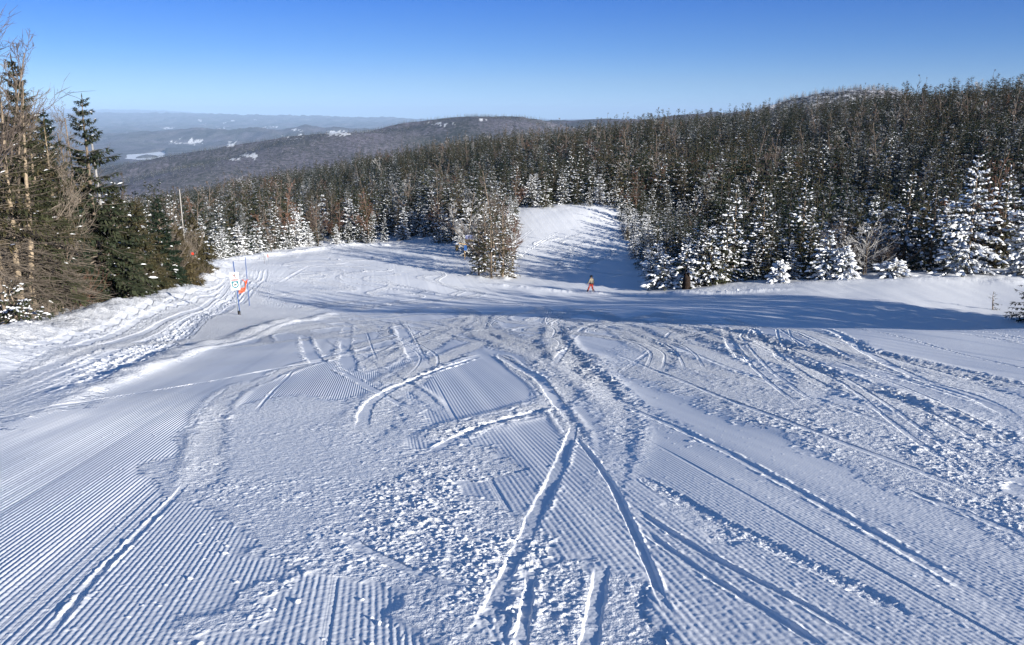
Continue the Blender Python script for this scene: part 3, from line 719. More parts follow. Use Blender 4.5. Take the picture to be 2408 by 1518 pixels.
n2 = N('ShaderNodeTexNoise'); n2.inputs['Scale'].default_value = 0.09; n2.inputs['Detail'].default_value = 5; n2.inputs['Roughness'].default_value = .75
t.links.new(g_.outputs['Position'], n1.inputs['Vector']); t.links.new(g_.outputs['Position'], n2.inputs['Vector'])
r1 = N('ShaderNodeValToRGB'); e = r1.color_ramp.elements
e[0].position = .40; e[0].color = (0.060, 0.066, 0.060, 1); e[1].position = .60; e[1].color = (0.165, 0.150, 0.185, 1)
t.links.new(math_n('ADD', math_n('MULTIPLY', n1.outputs[0], .55), math_n('MULTIPLY', n2.outputs[0], .45)), r1.inputs[0])
r2 = N('ShaderNodeMapRange'); r2.inputs[1].default_value = .35; r2.inputs[2].default_value = .75; r2.inputs[3].default_value = .55; r2.inputs[4].default_value = 1.7
t.links.new(n2.outputs[0], r2.inputs[0])
mv = N('ShaderNodeVectorMath', operation='SCALE'); t.links.new(r1.outputs[0], mv.inputs[0]); t.links.new(r2.outputs[0], mv.inputs['Scale'])
def snow_fac():
    v = math_n('ADD', attr('open_snow'), math_n('MULTIPLY', math_n('SUBTRACT', n2.outputs[0], 0.5), 2.4))
    c_ = N('ShaderNodeMapRange'); c_.inputs[1].default_value = .42; c_.inputs[2].default_value = .75; t.links.new(v, c_.inputs[0])
    return math_n('MULTIPLY', c_.outputs[0], math_n('MINIMUM', math_n('MULTIPLY', attr('open_snow'), 6.0), 1.0))
mx = N('ShaderNodeMix', data_type='RGBA'); t.links.new(math_n('MULTIPLY', N('ShaderNodeClamp').outputs[0], 1.0) if False else snow_fac(), mx.inputs[0]); t.links.new(mv.outputs[0], mx.inputs[6]); mx.inputs[7].default_value = (.8, .81, .83, 1)
t.links.new(mx.outputs[2], b.inputs['Base Color'])
bp = N('ShaderNodeBump'); bp.inputs['Distance'].default_value = 7.0; bp.inputs['Strength'].default_value = .8
t.links.new(n2.outputs[0], bp.inputs['Height']); t.links.new(bp.outputs[0], b.inputs['Normal'])
q = (np.arange(NVY - 1)[:, None] * NVX + np.arange(NVX - 1)[None, :])
vq = np.stack([q, q + 1, q + NVX + 1, q + NVX], -1).reshape(-1, 4)
vme = mesh_np('valley', np.stack([VX, VY, VZ], -1), vq, mats=[vm], smooth=True)
a_ = vme.attributes.new('open_snow', 'FLOAT', 'POINT'); a_.data.foreach_set('value', SN.ravel().astype(np.float32))
tag(link('valley', vme), 'wide wooded valley with low hills reaching to the horizon', 'valley', kind='structure')
lm = simple('lake_ice', (0.80, 0.82, 0.85), 0.6, 0.3, var=.04, scale=.002)
P = spline(np.vstack([lake_poly, lake_poly[:1]]), 60)[:-1]
lc = lake_poly.mean(0)
bm = bmesh.new(); vs = [bm.verts.new((p[0], p[1], LZ)) for p in (lake_poly[:, :2] - lc) * 1.03 + lc]
f_ = bm.faces.new(vs); bmesh.ops.triangulate(bm, faces=[f_]); lme = bpy.data.meshes.new('lake'); bm.to_mesh(lme); bm.free(); lme.materials.append(lm)
tag(link('lake', lme), 'frozen white lake lying in the far valley', 'lake', kind='structure')
ip = at(345, 370.5, 6550.0)
a = np.linspace(0, 2 * math.pi, 24, endpoint=False)
iv = [(ip[0], ip[1], LZ + 22)]
for r_, h_ in ((.5, 16), (.85, 9), (1.0, -2)):
    for x_ in a: iv.append((ip[0] + 62 * r_ * math.cos(x_) * (1 + .15 * math.sin(3 * x_)), ip[1] + 150 * r_ * math.sin(x_), LZ + h_))
it = [[0, 1 + i, 1 + (i + 1) % 24] for i in range(24)]
iq = [[1 + 24 * k_ + i, 1 + 24 * (k_ + 1) + i, 1 + 24 * (k_ + 1) + (i + 1) % 24, 1 + 24 * k_ + (i + 1) % 24] for k_ in range(2) for i in range(24)]
ime = mesh_np('island', iv, iq, it, mats=[vm], smooth=True)
tag(link('island', ime), 'small dark wooded island in the frozen lake', 'island', kind='structure')
# the air between us and the far hills
hb = Geo(); hb.box((0, 22500, (300 - 700) / 2), (90000, 49000, 1000 - 0))
hz = hb.mesh('haze', [])
hmn = bpy.data.materials.new('valley_air'); hmn.use_nodes = True; ht = hmn.node_tree; ht.nodes.clear()
pv = ht.nodes.new('ShaderNodeVolumePrincipled'); ho = ht.nodes.new('ShaderNodeOutputMaterial')
pv.inputs['Color'].default_value = (0.48, 0.69, 1.0, 1); pv.inputs['Density'].default_value = 4.5e-5; pv.inputs['Anisotropy'].default_value = -0.15
ht.links.new(pv.outputs[0], ho.inputs['Volume'])
hz.materials.append(hmn)
zmin = float(VZ.min()) - 1; zmax = float(max(VZ.max(), HZ.max() + 16)) + 1
hv = np.array([v.co[:] for v in hz.vertices]); hv[:, 2] = np.where(hv[:, 2] > hv[:, 2].mean(), zmax, zmin)
hz.vertices.foreach_set('co', hv.astype(np.float32).ravel())
print('haze z', zmin, zmax)
tag(link('haze', hz), 'thin blue haze over the valley', 'haze', kind='stuff')
print('land done', round(time.time() - T0, 1))
# ------------------------------------------------------------------ trees
def unit(v): return v / (np.linalg.norm(v, axis=-1, keepdims=True) + 1e-9)
def kites(g, p, d, l, w, drop, m):
    """folded leaf-shaped sprays: base p, direction d, length l, half width w"""
    n = len(p)
    if n == 0: return
    up = np.array([0, 0, 1.0]); s = unit(np.cross(d, up) + 1e-6)
    l = np.broadcast_to(l, n)[:, None]; w = np.broadcast_to(w, n)[:, None]; dr = np.broadcast_to(drop, n)[:, None]
    mid = p + d * l * 0.45
    v = np.stack([p, mid + s * w - up * dr, p + d * l - up * dr * .6, mid - s * w - up * dr], 1).reshape(-1, 3)
    b = np.arange(n)[:, None] * 4
    g.add(v, None, np.concatenate([b + [0, 1, 2], b + [0, 2, 3]]), m)
def pillows(g, p, d, l, w, h, m):
    """lumps of snow lying along a spray: a low dome over a six-sided outline"""
    n = len(p)
    if n == 0: return
    up = np.array([0, 0, 1.0]); s = unit(np.cross(d, up) + 1e-6)
    l = np.broadcast_to(l, n)[:, None]; w = np.broadcast_to(w, n)[:, None]; h = np.broadcast_to(h, n)[:, None]
    A = p - d * l * .1; Bq = p + d * l * .25; Cq = p + d * l * .75; E = p + d * l * 1.05 - up * h * .6
    top1 = p + d * l * .3 + up * h; top2 = p + d * l * .7 + up * h * .75
    lo = up * h * 0.45
    v = np.stack([A - lo, Bq + s * w - lo, Cq + s * w * .8 - lo * 1.6, E, Cq - s * w * .8 - lo * 1.6, Bq - s * w - lo, top1, top2], 1).reshape(-1, 3)
    b = np.arange(n)[:, None] * 8
    f = [[0, 1, 6], [1, 2, 7], [1, 7, 6], [2, 3, 7], [3, 4, 7], [4, 5, 6], [4, 6, 7], [5, 0, 6]]
    g.add(v, None, np.concatenate([b + k for k in f]), m)

def spruce(H, R, seed, lev=22, nbr=6, nspr=12, sl=.34, sw=.085, snow=.25, z0=.25, bare=0.0, dead=0, lean=0.0, trunk_r=None, wood=True, shape=.85, droop=.25, pill=True, snow_sz=1.0, gaps=.12, tris_branch=True):
    """trunk, crown and snow of one spruce as three Geo"""
    r = np.random.default_rng(seed)
    tr, cr, sn = Geo(), Geo(), Geo()
    rb = trunk_r or 0.012 * H + 0.03
    kk = np.linspace(0, 1, 9)
    bend = lean * kk ** 1.5 * H; bx = bend + 0.05 * np.cumsum(r.normal(0, 1, 9)) * .6; by = 0.05 * np.cumsum(r.normal(0, 1, 9)) * .6
    bx -= bx[0]; by -= by[0]
    def ax(z):
        f = np.clip(z / H, 0, 1); return np.stack([np.interp(f, kk, bx), np.interp(f, kk, by), z], -1)
    tr.tube(np.stack([bx, by, kk * H - 0.25 * (kk == 0)], 1), rb * (1 - kk) ** .8 + .008, 7)
    zs0 = max(z0, bare * H)
    ps, ds, ls, ws = [], [], [], []
    for i in range(lev):
        f = (i + r.uniform(0, .9)) / lev; z = zs0 + (H * .985 - zs0) * f; fh = z / H
        Lm = R * ((1 - fh) ** shape) * (1.0 if fh > .12 else .75 + fh * 2) + .10
        nb = max(3, int(nbr * (0.6 + .5 * (1 - fh))))
        a0 = r.uniform(0, 6.28)
        for k in range(nb):
            if r.random() < gaps: continue
            az = a0 + k * 6.283 / nb + r.normal(0, .25)
            L = Lm * r.uniform(.45, 1.18); el = -0.18 + 0.75 * fh ** 1.5 + r.normal(0, .10)
            zz = z + r.uniform(-.5, .5) * H / lev * .7
            o = ax(np.array(zz)); dirh = np.array([math.cos(az), math.sin(az), 0])
            n = max(3, int(nspr * (0.35 + .75 * L / R)))
            tt = np.sort(r.uniform(.12, 1, n)); tt[-1] = .93
            def bp_(t): return o + dirh * (L * t * math.cos(el))[:, None] + np.array([0, 0, 1.0]) * (L * t * math.sin(el) - droop * L * t ** 2 * (1 - fh) + .12 * L * t ** 3)[:, None]
            if wood and L > .35:
                tq = np.array([0, .5, 1.0]); cr.tube(bp_(tq), np.array([.022, .014, .004]) * (0.5 + L / 2.4), 3, m=1)
            p = bp_(tt)
            side = np.where(np.arange(n) % 2 == 0, 1, -1); spread = r.uniform(.35, 1.1, n) * side * (1 - .75 * tt ** 3)
            ca, sa = math.cos(az), math.sin(az)
            d = np.stack([np.cos(az + spread), np.sin(az + spread), r.uniform(-.45, .12, n) + .35 * fh], 1)
            ps.append(p); ds.append(unit(d)); ls.append(sl * r.uniform(.65, 1.25, n) * min(1.15, .26 + .95 * L / R)); ws.append(sw * r.uniform(.7, 1.3, n) * min(1.0, .4 + .9 * L / R))
        if i >= lev - 3:
            p = ax(np.array([zz, zz + .1])); ps.append(p); ds.append(np.array([[0.1, 0, 1.0], [0, .15, 1.0]])); ls.append(np.array([.25, .3]) * min(1, H / 5)); ws.append(np.array([.03, .03]))
    p = np.concatenate(ps); d = np.concatenate(ds); l = np.concatenate(ls); w = np.concatenate(ws)
    kites(cr, p, d, l, w, w * .55, 0)
    # hanging twigs below each spray give the crown its depth
    hd = unit(d * .6 + np.array([0, 0, -.75]) + r.normal(0, .15, d.shape)); kites(cr, p + d * l[:, None] * .3, hd, l * .62, w * .75, w * .3, 0)
    if snow > 0:
        cl = 0.5 + 0.5 * np.sin(p[:, 0] * 2.1 + p[:, 2] * 1.3 + seed) * np.sin(p[:, 1] * 2.3 - p[:, 2] * 1.7 + seed * 2)
        k = r.random(len(p)) < snow * (.45 + 1.1 * cl)
        pp = p[k] + np.array([0, 0, .02]); q = r.uniform(.75, 1.3, k.sum()) * snow_sz
        if pill: pillows(sn, pp, d[k], l[k] * .95 * q, w[k] * 1.0 * q, w[k] * .75 * q, 0)
        else: kites(sn, pp + [0, 0, .05], d[k], l[k] * 1.05 * q, w[k] * 1.15 * q, w[k] * .3, 0)
    if dead and zs0 > .6:
        for i in range(dead):                                  # dead, bare lower limbs
            z = r.uniform(.1, 1.0) * zs0 + .2; az = r.uniform(0, 6.28); L = r.uniform(.5, 1.0) * R * .9; el = r.uniform(-.35, .2)
            t = np.linspace(0, 1, 5); o = ax(np.array(z))
            pt = o + np.stack([np.cos(az + .3 * t * r.normal()) * L * t, np.sin(az + .3 * t * r.normal()) * L * t, L * t * math.sin(el) - .15 * L * t ** 2], 1)
            cr.tube(pt, np.linspace(.026, .006, 5), 3, m=1)
            for j in range(5):
                t0 = r.uniform(.25, .95); a2 = az + r.choice([-1, 1]) * r.uniform(.4, 1.0); l2 = L * r.uniform(.2, .45)
                b0 = pt[0] + (pt[-1] - pt[0]) * t0; s = np.linspace(0, 1, 3)[:, None]
                cr.tube(b0 + s * l2 * np.array([math.cos(a2), math.sin(a2), r.uniform(-.4, .2)]), [.009, .006, .003], 3, m=1)
    return tr, cr, sn

def bare_tree(H, seed, spread=.45, n1=12, n2=7, n3=5, trunk_r=None, fork=0, lean=0.0, crown_from=.3, twig_r=.008, upr=.9):
    """leafless tree: trunk Geo and branch Geo"""
    r = np.random.default_rng(seed)
    tr, br = Geo(), Geo(); rb = trunk_r or .010 * H + .02
    def limb(o, d, L, r0, lv, g):
        n = 5; t = np.linspace(0, 1, n); bnd = r.normal(0, .16, 3) * L
        pts = o + d * (L * t)[:, None] + bnd * (t ** 2)[:, None] + np.array([0, 0, .16 * L]) * (t ** 2)[:, None]
        g.tube(pts, np.linspace(r0, max(r0 * .3, twig_r * .5), n), 6 if lv == 0 else (4 if lv == 1 else 3))
        return pts
    stems = [(np.array([0, 0, -.2]), unit(np.array([lean + r.normal(0, .05), r.normal(0, .05), 1.0])), H * 1.0, rb)]
    for k in range(fork): stems.append((np.array([r.normal(0, .15), r.normal(0, .15), -.2]), unit(np.array([r.normal(0, .25), r.normal(0, .25), 1.0])), H * r.uniform(.6, .95), rb * .7))
    for o, d, L, r0 in stems:
        P0 = limb(o, d, L, r0, 0, tr)
        for i in range(n1):
            t = crown_from + (1 - crown_from) * ((i + r.random()) / n1); b0 = np.array([np.interp(t, np.linspace(0, 1, 5), P0[:, c]) for c in range(3)])
            az = r.uniform(0, 6.28); e = upr * (.55 + .6 * t) + r.normal(0, .12)
            dd = np.array([math.cos(az) * math.cos(e), math.sin(az) * math.cos(e), math.sin(e)])
            L1 = H * spread * (1.05 - .72 * t) * r.uniform(.7, 1.2)
            P1 = limb(b0, dd, L1, r0 * (1.05 - t) * .5 + twig_r, 1, br)
            for j in range(n2):
                t1 = r.uniform(.25, 1); b1 = P1[0] + (P1[-1] - P1[0]) * t1
                d2 = unit(dd + r.normal(0, .55, 3) + [0, 0, .15]); L2 = L1 * r.uniform(.25, .5)
                P2 = limb(b1, d2, L2, twig_r * 1.3, 2, br)
                for q in range(n3):
                    t2 = r.uniform(.2, 1); b2 = P2[0] + (P2[-1] - P2[0]) * t2; d3 = unit(d2 + r.normal(0, .6, 3))
                    s = np.linspace(0, 1, 3)[:, None]; L3 = L2 * r.uniform(.3, .7)
                    br.tube(b2 + s * L3 * d3 + s * s * r.normal(0, .06, 3) * L3, [twig_r, twig_r * .8, twig_r * .4], 3)
    return tr, br

def bush(H, seed, n=26, twig_r=.008, wide=.6):
    r = np.random.default_rng(seed); g = Geo()
    for i in range(n):
        az = r.uniform(0, 6.28); e = r.uniform(.5, 1.4); L = H * r.uniform(.55, 1.1); o = np.array([r.normal(0, .2 * wide), r.normal(0, .2 * wide), -.05])
        d = np.array([math.cos(az) * math.cos(e), math.sin(az) * math.cos(e), math.sin(e)]); t = np.linspace(0, 1, 5)
        pts = o + d * (L * t)[:, None] + r.normal(0, .12, 3) * L * (t ** 2)[:, None]
        g.tube(pts, np.linspace(twig_r * 1.6, twig_r * .5, 5), 3)
        for j in range(7):
            t0 = r.uniform(.2, 1); b0 = pts[0] + (pts[-1] - pts[0]) * t0; s = np.linspace(0, 1, 3)[:, None]
            g.tube(b0 + s * L * r.uniform(.15, .4) * unit(d + r.normal(0, .6, 3)), [twig_r * .9, twig_r * .7, twig_r * .3], 3)
    return g

def merge(cr, sn):
    if sn.n: cr.add(np.concatenate(sn.v), None, np.concatenate(sn.t), 2)
def put_spruce(kind, geo3, loc, label, group=None, mats=(None, None, None), cat='spruce tree', rz=0.0, sc=1.0):
    tr, cr, sn = geo3
    e = empty(kind, loc, rz, sc); tag(e, label, cat, group)
    link('trunk', tr.mesh('trunk', [mats[0] or M_BARK], True), e)
    merge(cr, sn); link('crown', cr.mesh('crown', [mats[1] or M_NEEDLE, mats[2] or M_TWIG, M_SNOW]), e)
    return e
def put_bare(kind, geo2, loc, label, group=None, tm=None, bm_=None, cat='bare tree', rz=0.0, sc=1.0):
    e = empty(kind, loc, rz, sc); tag(e, label, cat, group)
    link('trunk', geo2[0].mesh('trunk', [tm or M_BARK], True), e)
    link('branches', geo2[1].mesh('branches', [bm_ or M_BARE]), e)
    return e
def copy_tree(src, loc, rz, sc, label=None, group=None):
    c = src.copy(); COL.objects.link(c); c.location = loc; c.rotation_euler = (0, 0, rz); c.scale = (sc, sc, sc)
    if label: c['label'] = label
    if group: c['group'] = group
    for ch in src.children:
        k = ch.copy(); COL.objects.link(k); k.parent = c
    return c
def stand(px, Y):
    """where a tree seen at column px and Y metres ahead stands: its foot on the snow"""
    x = at(px, 690, Y)[0]
    for _ in range(3):                    # the column depends a little on the height of the ground there
        z = snow_z(x, Y); x = (px - CX) / FPX * (Y * cp - z * sp)
    return np.array([x, Y, snow_z(x, Y) - 0.05])

# --- the stand of trees at the left of the picture, each grown for its place
LEFT = [  # px, Y, height, radius, kind, label
 (18, 27.5, 9.5, .40, 'birch', 'tall leafless birch rising into the sky at the left edge of the photo'),
 (98, 34, 9.7, 1.5, 'dense', 'dark pointed spruce second tallest in the left stand, beside the tall birch'),
 (152, 38, 8.3, 1.3, 'dense', 'dark spruce right of the pointed spruce in the left stand'),
 (246, 40, 9.3, 2.7, 'dense', 'tallest pointed spruce of the left stand, long boughs toward the lake'),
 (292, 50, 6.4, 2.2, 'olive', 'broad olive spruce under the tallest pointed spruce of the left stand'),
 (338, 54, 5.9, 2.0, 'olive', 'olive spruce with hanging boughs between the tall pointed spruce and the thin pale pole'),
 (384, 59, 6.2, 1.6, 'dense', 'slim dark young spruce left of the thin pale pole'),
 (424, 64, 4.6, 1.6, 'olive', 'short spruce at the foot of the thin pale pole'),
 (462, 74, 4.4, 1.6, 'olive', 'last small spruce at the right tip of the left stand'),
 (16, 29, 8.6, 2.2, 'ragged', 'spruce with a tan leaning trunk at the left edge of the photo'),
 (52, 30, 8.2, 2.2, 'ragged', 'spruce with a bare grey trunk standing second from the left edge of the photo'),
 (84, 31, 8.0, 2.3, 'ragged', 'spruce with a golden peeling trunk and a fan of dead limbs'),
 (128, 34, 7.6, 2.2, 'ragged', 'spruce with a short thick tan trunk behind the reddish bush'),
 (150, 35, 7.3, 2.1, 'ragged', 'spruce with two grey trunks close beside the reddish bush'),
 (205, 44, 5.6, 1.9, 'ragged', 'ragged brown spruce with the grey leaning pole across it'),
 (262, 48, 5.0, 1.8, 'ragged', 'ragged brown spruce right of the grey leaning pole'),
 (-14, 30, 9.6, .36, 'birch', 'leafless birch half cut off by the left edge of the photo'),
 (36, 33, 8.2, .32, 'birch', 'thinner leafless birch right of the tall birch at the left edge'),
 (-40, 28, 7.6, 2.2, 'ragged', 'ragged spruce cut off by the left edge of the photo'),
 (190, 47, 7.2, .42, 'twiggy', 'leafless tree with a fine fan of twigs left of the tallest pointed spruce'),
 (218, 49, 8.0, .42, 'twiggy', 'leafless tree with twigs against the sky, touching the tallest pointed spruce'),
 (120, 36, 6.9, .42, 'twiggy', 'leafless tree between the two dark pointed spruces of the left stand'),
 (52, 33, 7.2, .42, 'twiggy', 'leafless tree right of the tall birch'),
 (165, 36, 5.4, .5, 'twiggy', 'pale branching leafless tree leaning over the snow in the left stand'),
 (300, 51, 3.4, .5, 'twiggy', 'low leafless tree in front of the olive spruces'),
 (440, 66, 4.2, .5, 'twiggy', 'brown leafless tree beside the thin pale pole'),
 (405, 62, 4.4, .5, 'twiggy', 'brown leafless tree behind the short spruce of the left stand'),
]
MIX = dict(birch=(M_BARK, M_BARE), twiggy=(M_BARK, M_TWIG), red=(M_BARK, M_RED))
for i, (px, Y, H, R, kind, lab) in enumerate(LEFT):
    loc = stand(px, Y); sd = 300 + i * 7
    if kind in MIX:
        g = bare_tree(H, sd, R, n1=22 if kind == 'birch' else 15, n2=7, n3=5, twig_r=.0075 if kind == 'birch' else .0075, fork=1 if kind != 'birch' else 0, trunk_r=.06 if kind == 'birch' else None, crown_from=.38 if kind == 'birch' else .25)
        put_bare('bare_birch' if kind == 'birch' else 'bare_tree', g, loc, lab, None, *MIX[kind])
    elif kind == 'ragged':
        g = spruce(H, R, sd, lev=26, nbr=6, nspr=15, sl=.36, sw=.035, snow=.008, bare=.36, dead=80, snow_sz=.7, lean=(i % 3 - 1) * .05 + .02, trunk_r=.125, gaps=.22, shape=.6)
        put_spruce('spruce_tree', g, loc, lab, None, (M_TAN, M_OLIVE, M_TWIG))
    else:
        g = spruce(H, R, sd, lev=38, nbr=8, nspr=30, sl=.52, sw=.075, snow=.010, snow_sz=.7, z0=.3, gaps=.15, dead=0, shape=.8, droop=.35)
        put_spruce('spruce_tree', g, loc, lab, None, (M_BARK, M_NEEDLE if kind == 'dense' else M_OLIVE, M_TWIG))
LOW = [(40, 27.5, 1.25, 1.5, .55, 'low young spruce with snow on its boughs at the lower left of the stand'),
       (330, 52, 2.4, 1.5, .2, 'young spruce with snow patches in front of the olive spruces'),
       (370, 57, 2.6, 1.4, .1, 'bushy young spruce on the bank left of the trail sign'),
       (395, 61, 2.2, 1.3, .08, 'rounded young spruce nearest the snow bank left of the trail sign'),
       (290, 49, 2.3, 1.4, .25, 'young spruce with snow patches below the grey leaning pole'),
       (452, 73, 2.4, 1.2, .15, 'little spruce at the tip of the left stand above the snowmobile lane')]
for i, (px, Y, H, R, s_, lab) in enumerate(LOW):
    put_spruce('spruce_sapling', spruce(H, R, 640 + i, lev=11, nbr=7, nspr=13, sl=.26, sw=.04, snow=s_ * .8, snow_sz=.8, z0=.05, gaps=.1, shape=.55), stand(px, Y), lab, None, (M_BARK, M_NEEDLE if i == 0 else M_OLIVE, M_TWIG), 'young spruce')
BUSH = [(168, 37, 1.9, M_RED, 'reddish brown leafless bush left of centre under the ragged spruces'), (205, 40, 2.0, M_RED, 'reddish brown leafless bush right of the first reddish bush'),
        (112, 32, .8, M_TWIG, 'dry brown bush at the foot of the golden trunk'), (240, 43, 2.1, M_TWIG, 'dry twiggy bush on the bank below the leaning pole'),
        (275, 46, 2.2, M_BARE, 'tall dry bush on the snow in front of the left stand'), (315, 50, 2.3, M_TWIG, 'twiggy bush between two young spruces on the left bank'),
        (350, 54, 2.3, M_BARE, 'grey twiggy bush on the left bank'), (425, 64, 2.4, M_BARE, 'brown bush below the thin pale pole'), (70, 30, .7, M_TWIG, 'dry bush between the grey trunk and the golden trunk'), (455, 70, 2.4, M_TWIG, 'dry bush at the tip of the left stand')]
for i, (px, Y, H, mt, lab) in enumerate(BUSH):
    o = link('bare_bush', bush(H, 900 + i, 40, .008, 1.6).mesh('bare_bush', [mt]), None, stand(px, Y)); tag(o, lab, 'bush')
for i, (px, Y, lab) in enumerate([(175, 33.5, 'small dark fir twig poking out of the snow on the left bank'), (182, 34.5, 'dry twig poking out of the snow behind the small fir twig'), (95, 31, 'drooping dry twig over the snow by the golden trunk')]):
    o = link('twig', bush(.45, 950 + i, 7, .008, .5).mesh('twig', [M_BARE]), None, stand(px, Y)); tag(o, lab, 'twig')

# --- right-hand edge: snow-laden spruces in front of the forest
def laden(H, R, sd, snow=.85, **k):
    a = dict(lev=26, nbr=8, nspr=20, sl=.40, sw=.085, snow=snow * .55, z0=.1, gaps=.08, shape=.75, droop=.42, snow_sz=1.5); a.update(k)
    return spruce(H, R, sd, **a)
RIGHT = [(2272, 86.5, 11.6, 3.5, .95, 'large spruce bowed under thick white snow near the right edge of the photo'),
 (2408, 85, 11.0, 2.8, .9, 'snow-heavy spruce cut off by the right edge of the photo'),
 (1945, 88.5, 4.9, 2.0, .75, 'mid-sized snowy spruce at the forest edge left of the tangled bare tree'),
 (1988, 87.5, 3.3, 1.2, .9, 'small snowy spruce standing close right of the mid-sized snowy spruce'),
 (1832, 88.8, 2.2, .95, .9, 'tiny cone-shaped snowy spruce alone at the edge of the right forest'),
 (2105, 86.5, 1.5, 2.0, 1.0, 'low mound of snow-covered spruce boughs on the edge of the right snowfield'),
 (1560, 93, 3.6, 2.2, .75, 'snowy spruce leaning over the piste right of the skier'),
 (1610, 92, 4.6, 2.2, .4, 'snowy spruce at the piste edge behind the dark hollow stump'),
 (1668, 92, 6.2, 2.4, .35, 'shaded blue-white spruce at the piste edge right of the hollow stump'),
 (1545, 99, 4.5, 2.0, .8, 'snowy spruce beside the pale fallen log'),
 (1720, 94, 10.0, 2.6, .26, 'tall half-snowy spruce in the front row left of the tiny snowy spruce'),
 (1790, 95, 10.5, 2.6, .18, 'tall dark spruce behind the tiny cone-shaped snowy spruce'),
 (1880, 95, 11.0, 2.8, .25, 'tall snowy spruce behind the mid-sized snowy spruce'),
 (2120, 93, 10.5, 2.8, .18, 'dark tall spruce behind the low snow mound'),
 (2185, 90, 9.5, 2.8, .18, 'dark spruce at the left shoulder of the large snow-bowed spruce'),
 (2350, 92, 10.5, 2.8, .3, 'spruce between the large snow-bowed spruce and the one cut off at the right')]
for i, (px, Y, H, R, s_, lab) in enumerate(RIGHT):
    kw = dict(lev=9, shape=.4) if H < 2 else {}
    if H < 6 and H > 2: kw = dict(lev=15)
    put_spruce('spruce_tree' if H > 4 else 'spruce_sapling', laden(H, R, 1200 + 11 * i, s_, **kw), stand(px, Y), lab, None, (M_BARK, M_RIME if s_ > .7 else M_NEEDLE, M_TWIG), cat='spruce tree' if H > 4 else 'young spruce')
g = spruce(3.9, 1.6, 77, lev=15, nbr=7, nspr=15, sl=.36, sw=.06, snow=.06, z0=.05, shape=.6)
put_spruce('spruce_tree', g, stand(2424, 66), 'dark spruce without snow cut off by the right edge, on the shaded slope')
g = spruce(1.6, .55, 78, lev=7, nbr=4, nspr=5, sl=.22, sw=.03, snow=.0, z0=.02, shape=.7, gaps=.3)
put_spruce('spruce_sapling', g, stand(2334, 72), 'thin lone spruce seedling poking out of the shaded snow at the right', cat='young spruce')
for i, (px, Y, H, lab) in enumerate([(2030, 90, 6.5, 'tangled leafless tree with snow-dusted limbs in the right forest edge'), (2075, 91, 5.5, 'leaning leafless tree right of the tangled one'), (1975, 92, 7.0, 'leafless tree behind the small snowy spruce')]):
    put_bare('bare_tree', bare_tree(H * .8, 1500 + i, .6, 14, 6, 3, fork=2, twig_r=.012, crown_from=.1, upr=.5), stand(px, Y), lab, None, M_BARK, M_BARE if i else M_FROST)

# --- the island of trees between the two pistes
ISLE = [(1156, 103, 8.6, 2.2, .09, 'spruce at the front of the tree island between the two pistes'), (1126, 104.5, 6.4, 1.4, .07, 'slim spruce at the left front of the tree island'),
        (1182, 103.5, 7.6, 2.0, .10, 'spruce at the right front of the tree island with boughs reaching over the white piste'), (1140, 109, 9.0, 2.2, .05, 'taller spruce in the middle of the tree island'), (1196, 105, 2.4, 1.2, .2, 'little spruce at the right foot of the tree island')]
for i, (px, Y, H, R, s_, lab) in enumerate(ISLE):
    put_spruce('spruce_tree' if H > 4 else 'spruce_sapling', spruce(H, R, 1700 + i, lev=20 if H > 4 else 9, nbr=6, nspr=13, sl=.45, sw=.07, snow=s_, bare=.12 if H > 4 else .03, dead=14, gaps=.22, shape=.5, droop=.3), stand(px, Y), lab, None, (M_BARK, M_OLIVE, M_TWIG))
for i, (px, Y, H, mt, lab) in enumerate([(1165, 109, 9.6, M_BARE, 'broad brown leafless tree at the top of the tree island'), (1185, 112, 9.2, M_BARE, 'leafless tree on the right side of the tree island spreading over the piste'), (1135, 114, 8.4, M_FROST, 'frosted leafless tree on the left side of the tree island'),
        (1098, 125, 6.3, M_FROST, 'grey frosted tree left of the blue info board'), (1062, 136, 6.0, M_FROST, 'grey frosted tree beside the wooden post'), (1036, 141, 7.4, M_BARE, 'slim leafless tree left of the wooden post'), (1205, 117, 6.5, M_RED, 'reddish leafless tree behind the tree island')]):
    put_bare('bare_tree', bare_tree(H, 1800 + i, .29, 15, 7, 5, fork=2, twig_r=.013, crown_from=.25, upr=.7), stand(px, Y), lab, None, M_BARK, mt)
print('named trees done', round(time.time() - T0, 1))

# --- trees beyond the right edge of the frame, whose long shadows cross the slope
VAR = []
for k, (H, R, sn_, ol) in enumerate([(9.5, 2.6, .18, 0), (10.5, 2.4, .32, 0), (8.5, 2.5, .5, 0), (9.5, 2.4, .06, 1), (8.0, 2.6, .7, 0), (11, 2.6, .12, 1)]):
    tr, cr, sn = spruce(H, R, 2000 + k, lev=22, nbr=7, nspr=12, sl=.55, sw=.11, snow=sn_ * .8, z0=.15, gaps=.1, trunk_r=.10, wood=True, shape=.8, droop=.3)
    VAR.append((tr.mesh('trunk', [M_DARKBARK], True), (merge(cr, sn), cr)[1].mesh('crown', [M_OLIVE if ol else (M_RIME if k in (2, 4) else M_NEEDLE), M_TWIG, M_SNOW]), None, H))
BVAR = []
for k, mt in enumerate([M_BARE, M_RED, M_FROST]):
    a, c = bare_tree(9, 2100 + k, .42, 14, 6, 4, twig_r=.02, crown_from=.3, fork=1)
    BVAR.append((a.mesh('trunk', [M_BARK], True), c.mesh('branches', [mt]), 9))
def forest_spruce(v, loc, rz, sc, label, group):
    e = empty('spruce_tree', loc, rz, sc); tag(e, label, 'spruce tree', group)
    tr, cr, sn, H = VAR[v]
    link('trunk', tr, e); link('crown', cr, e)
    return e
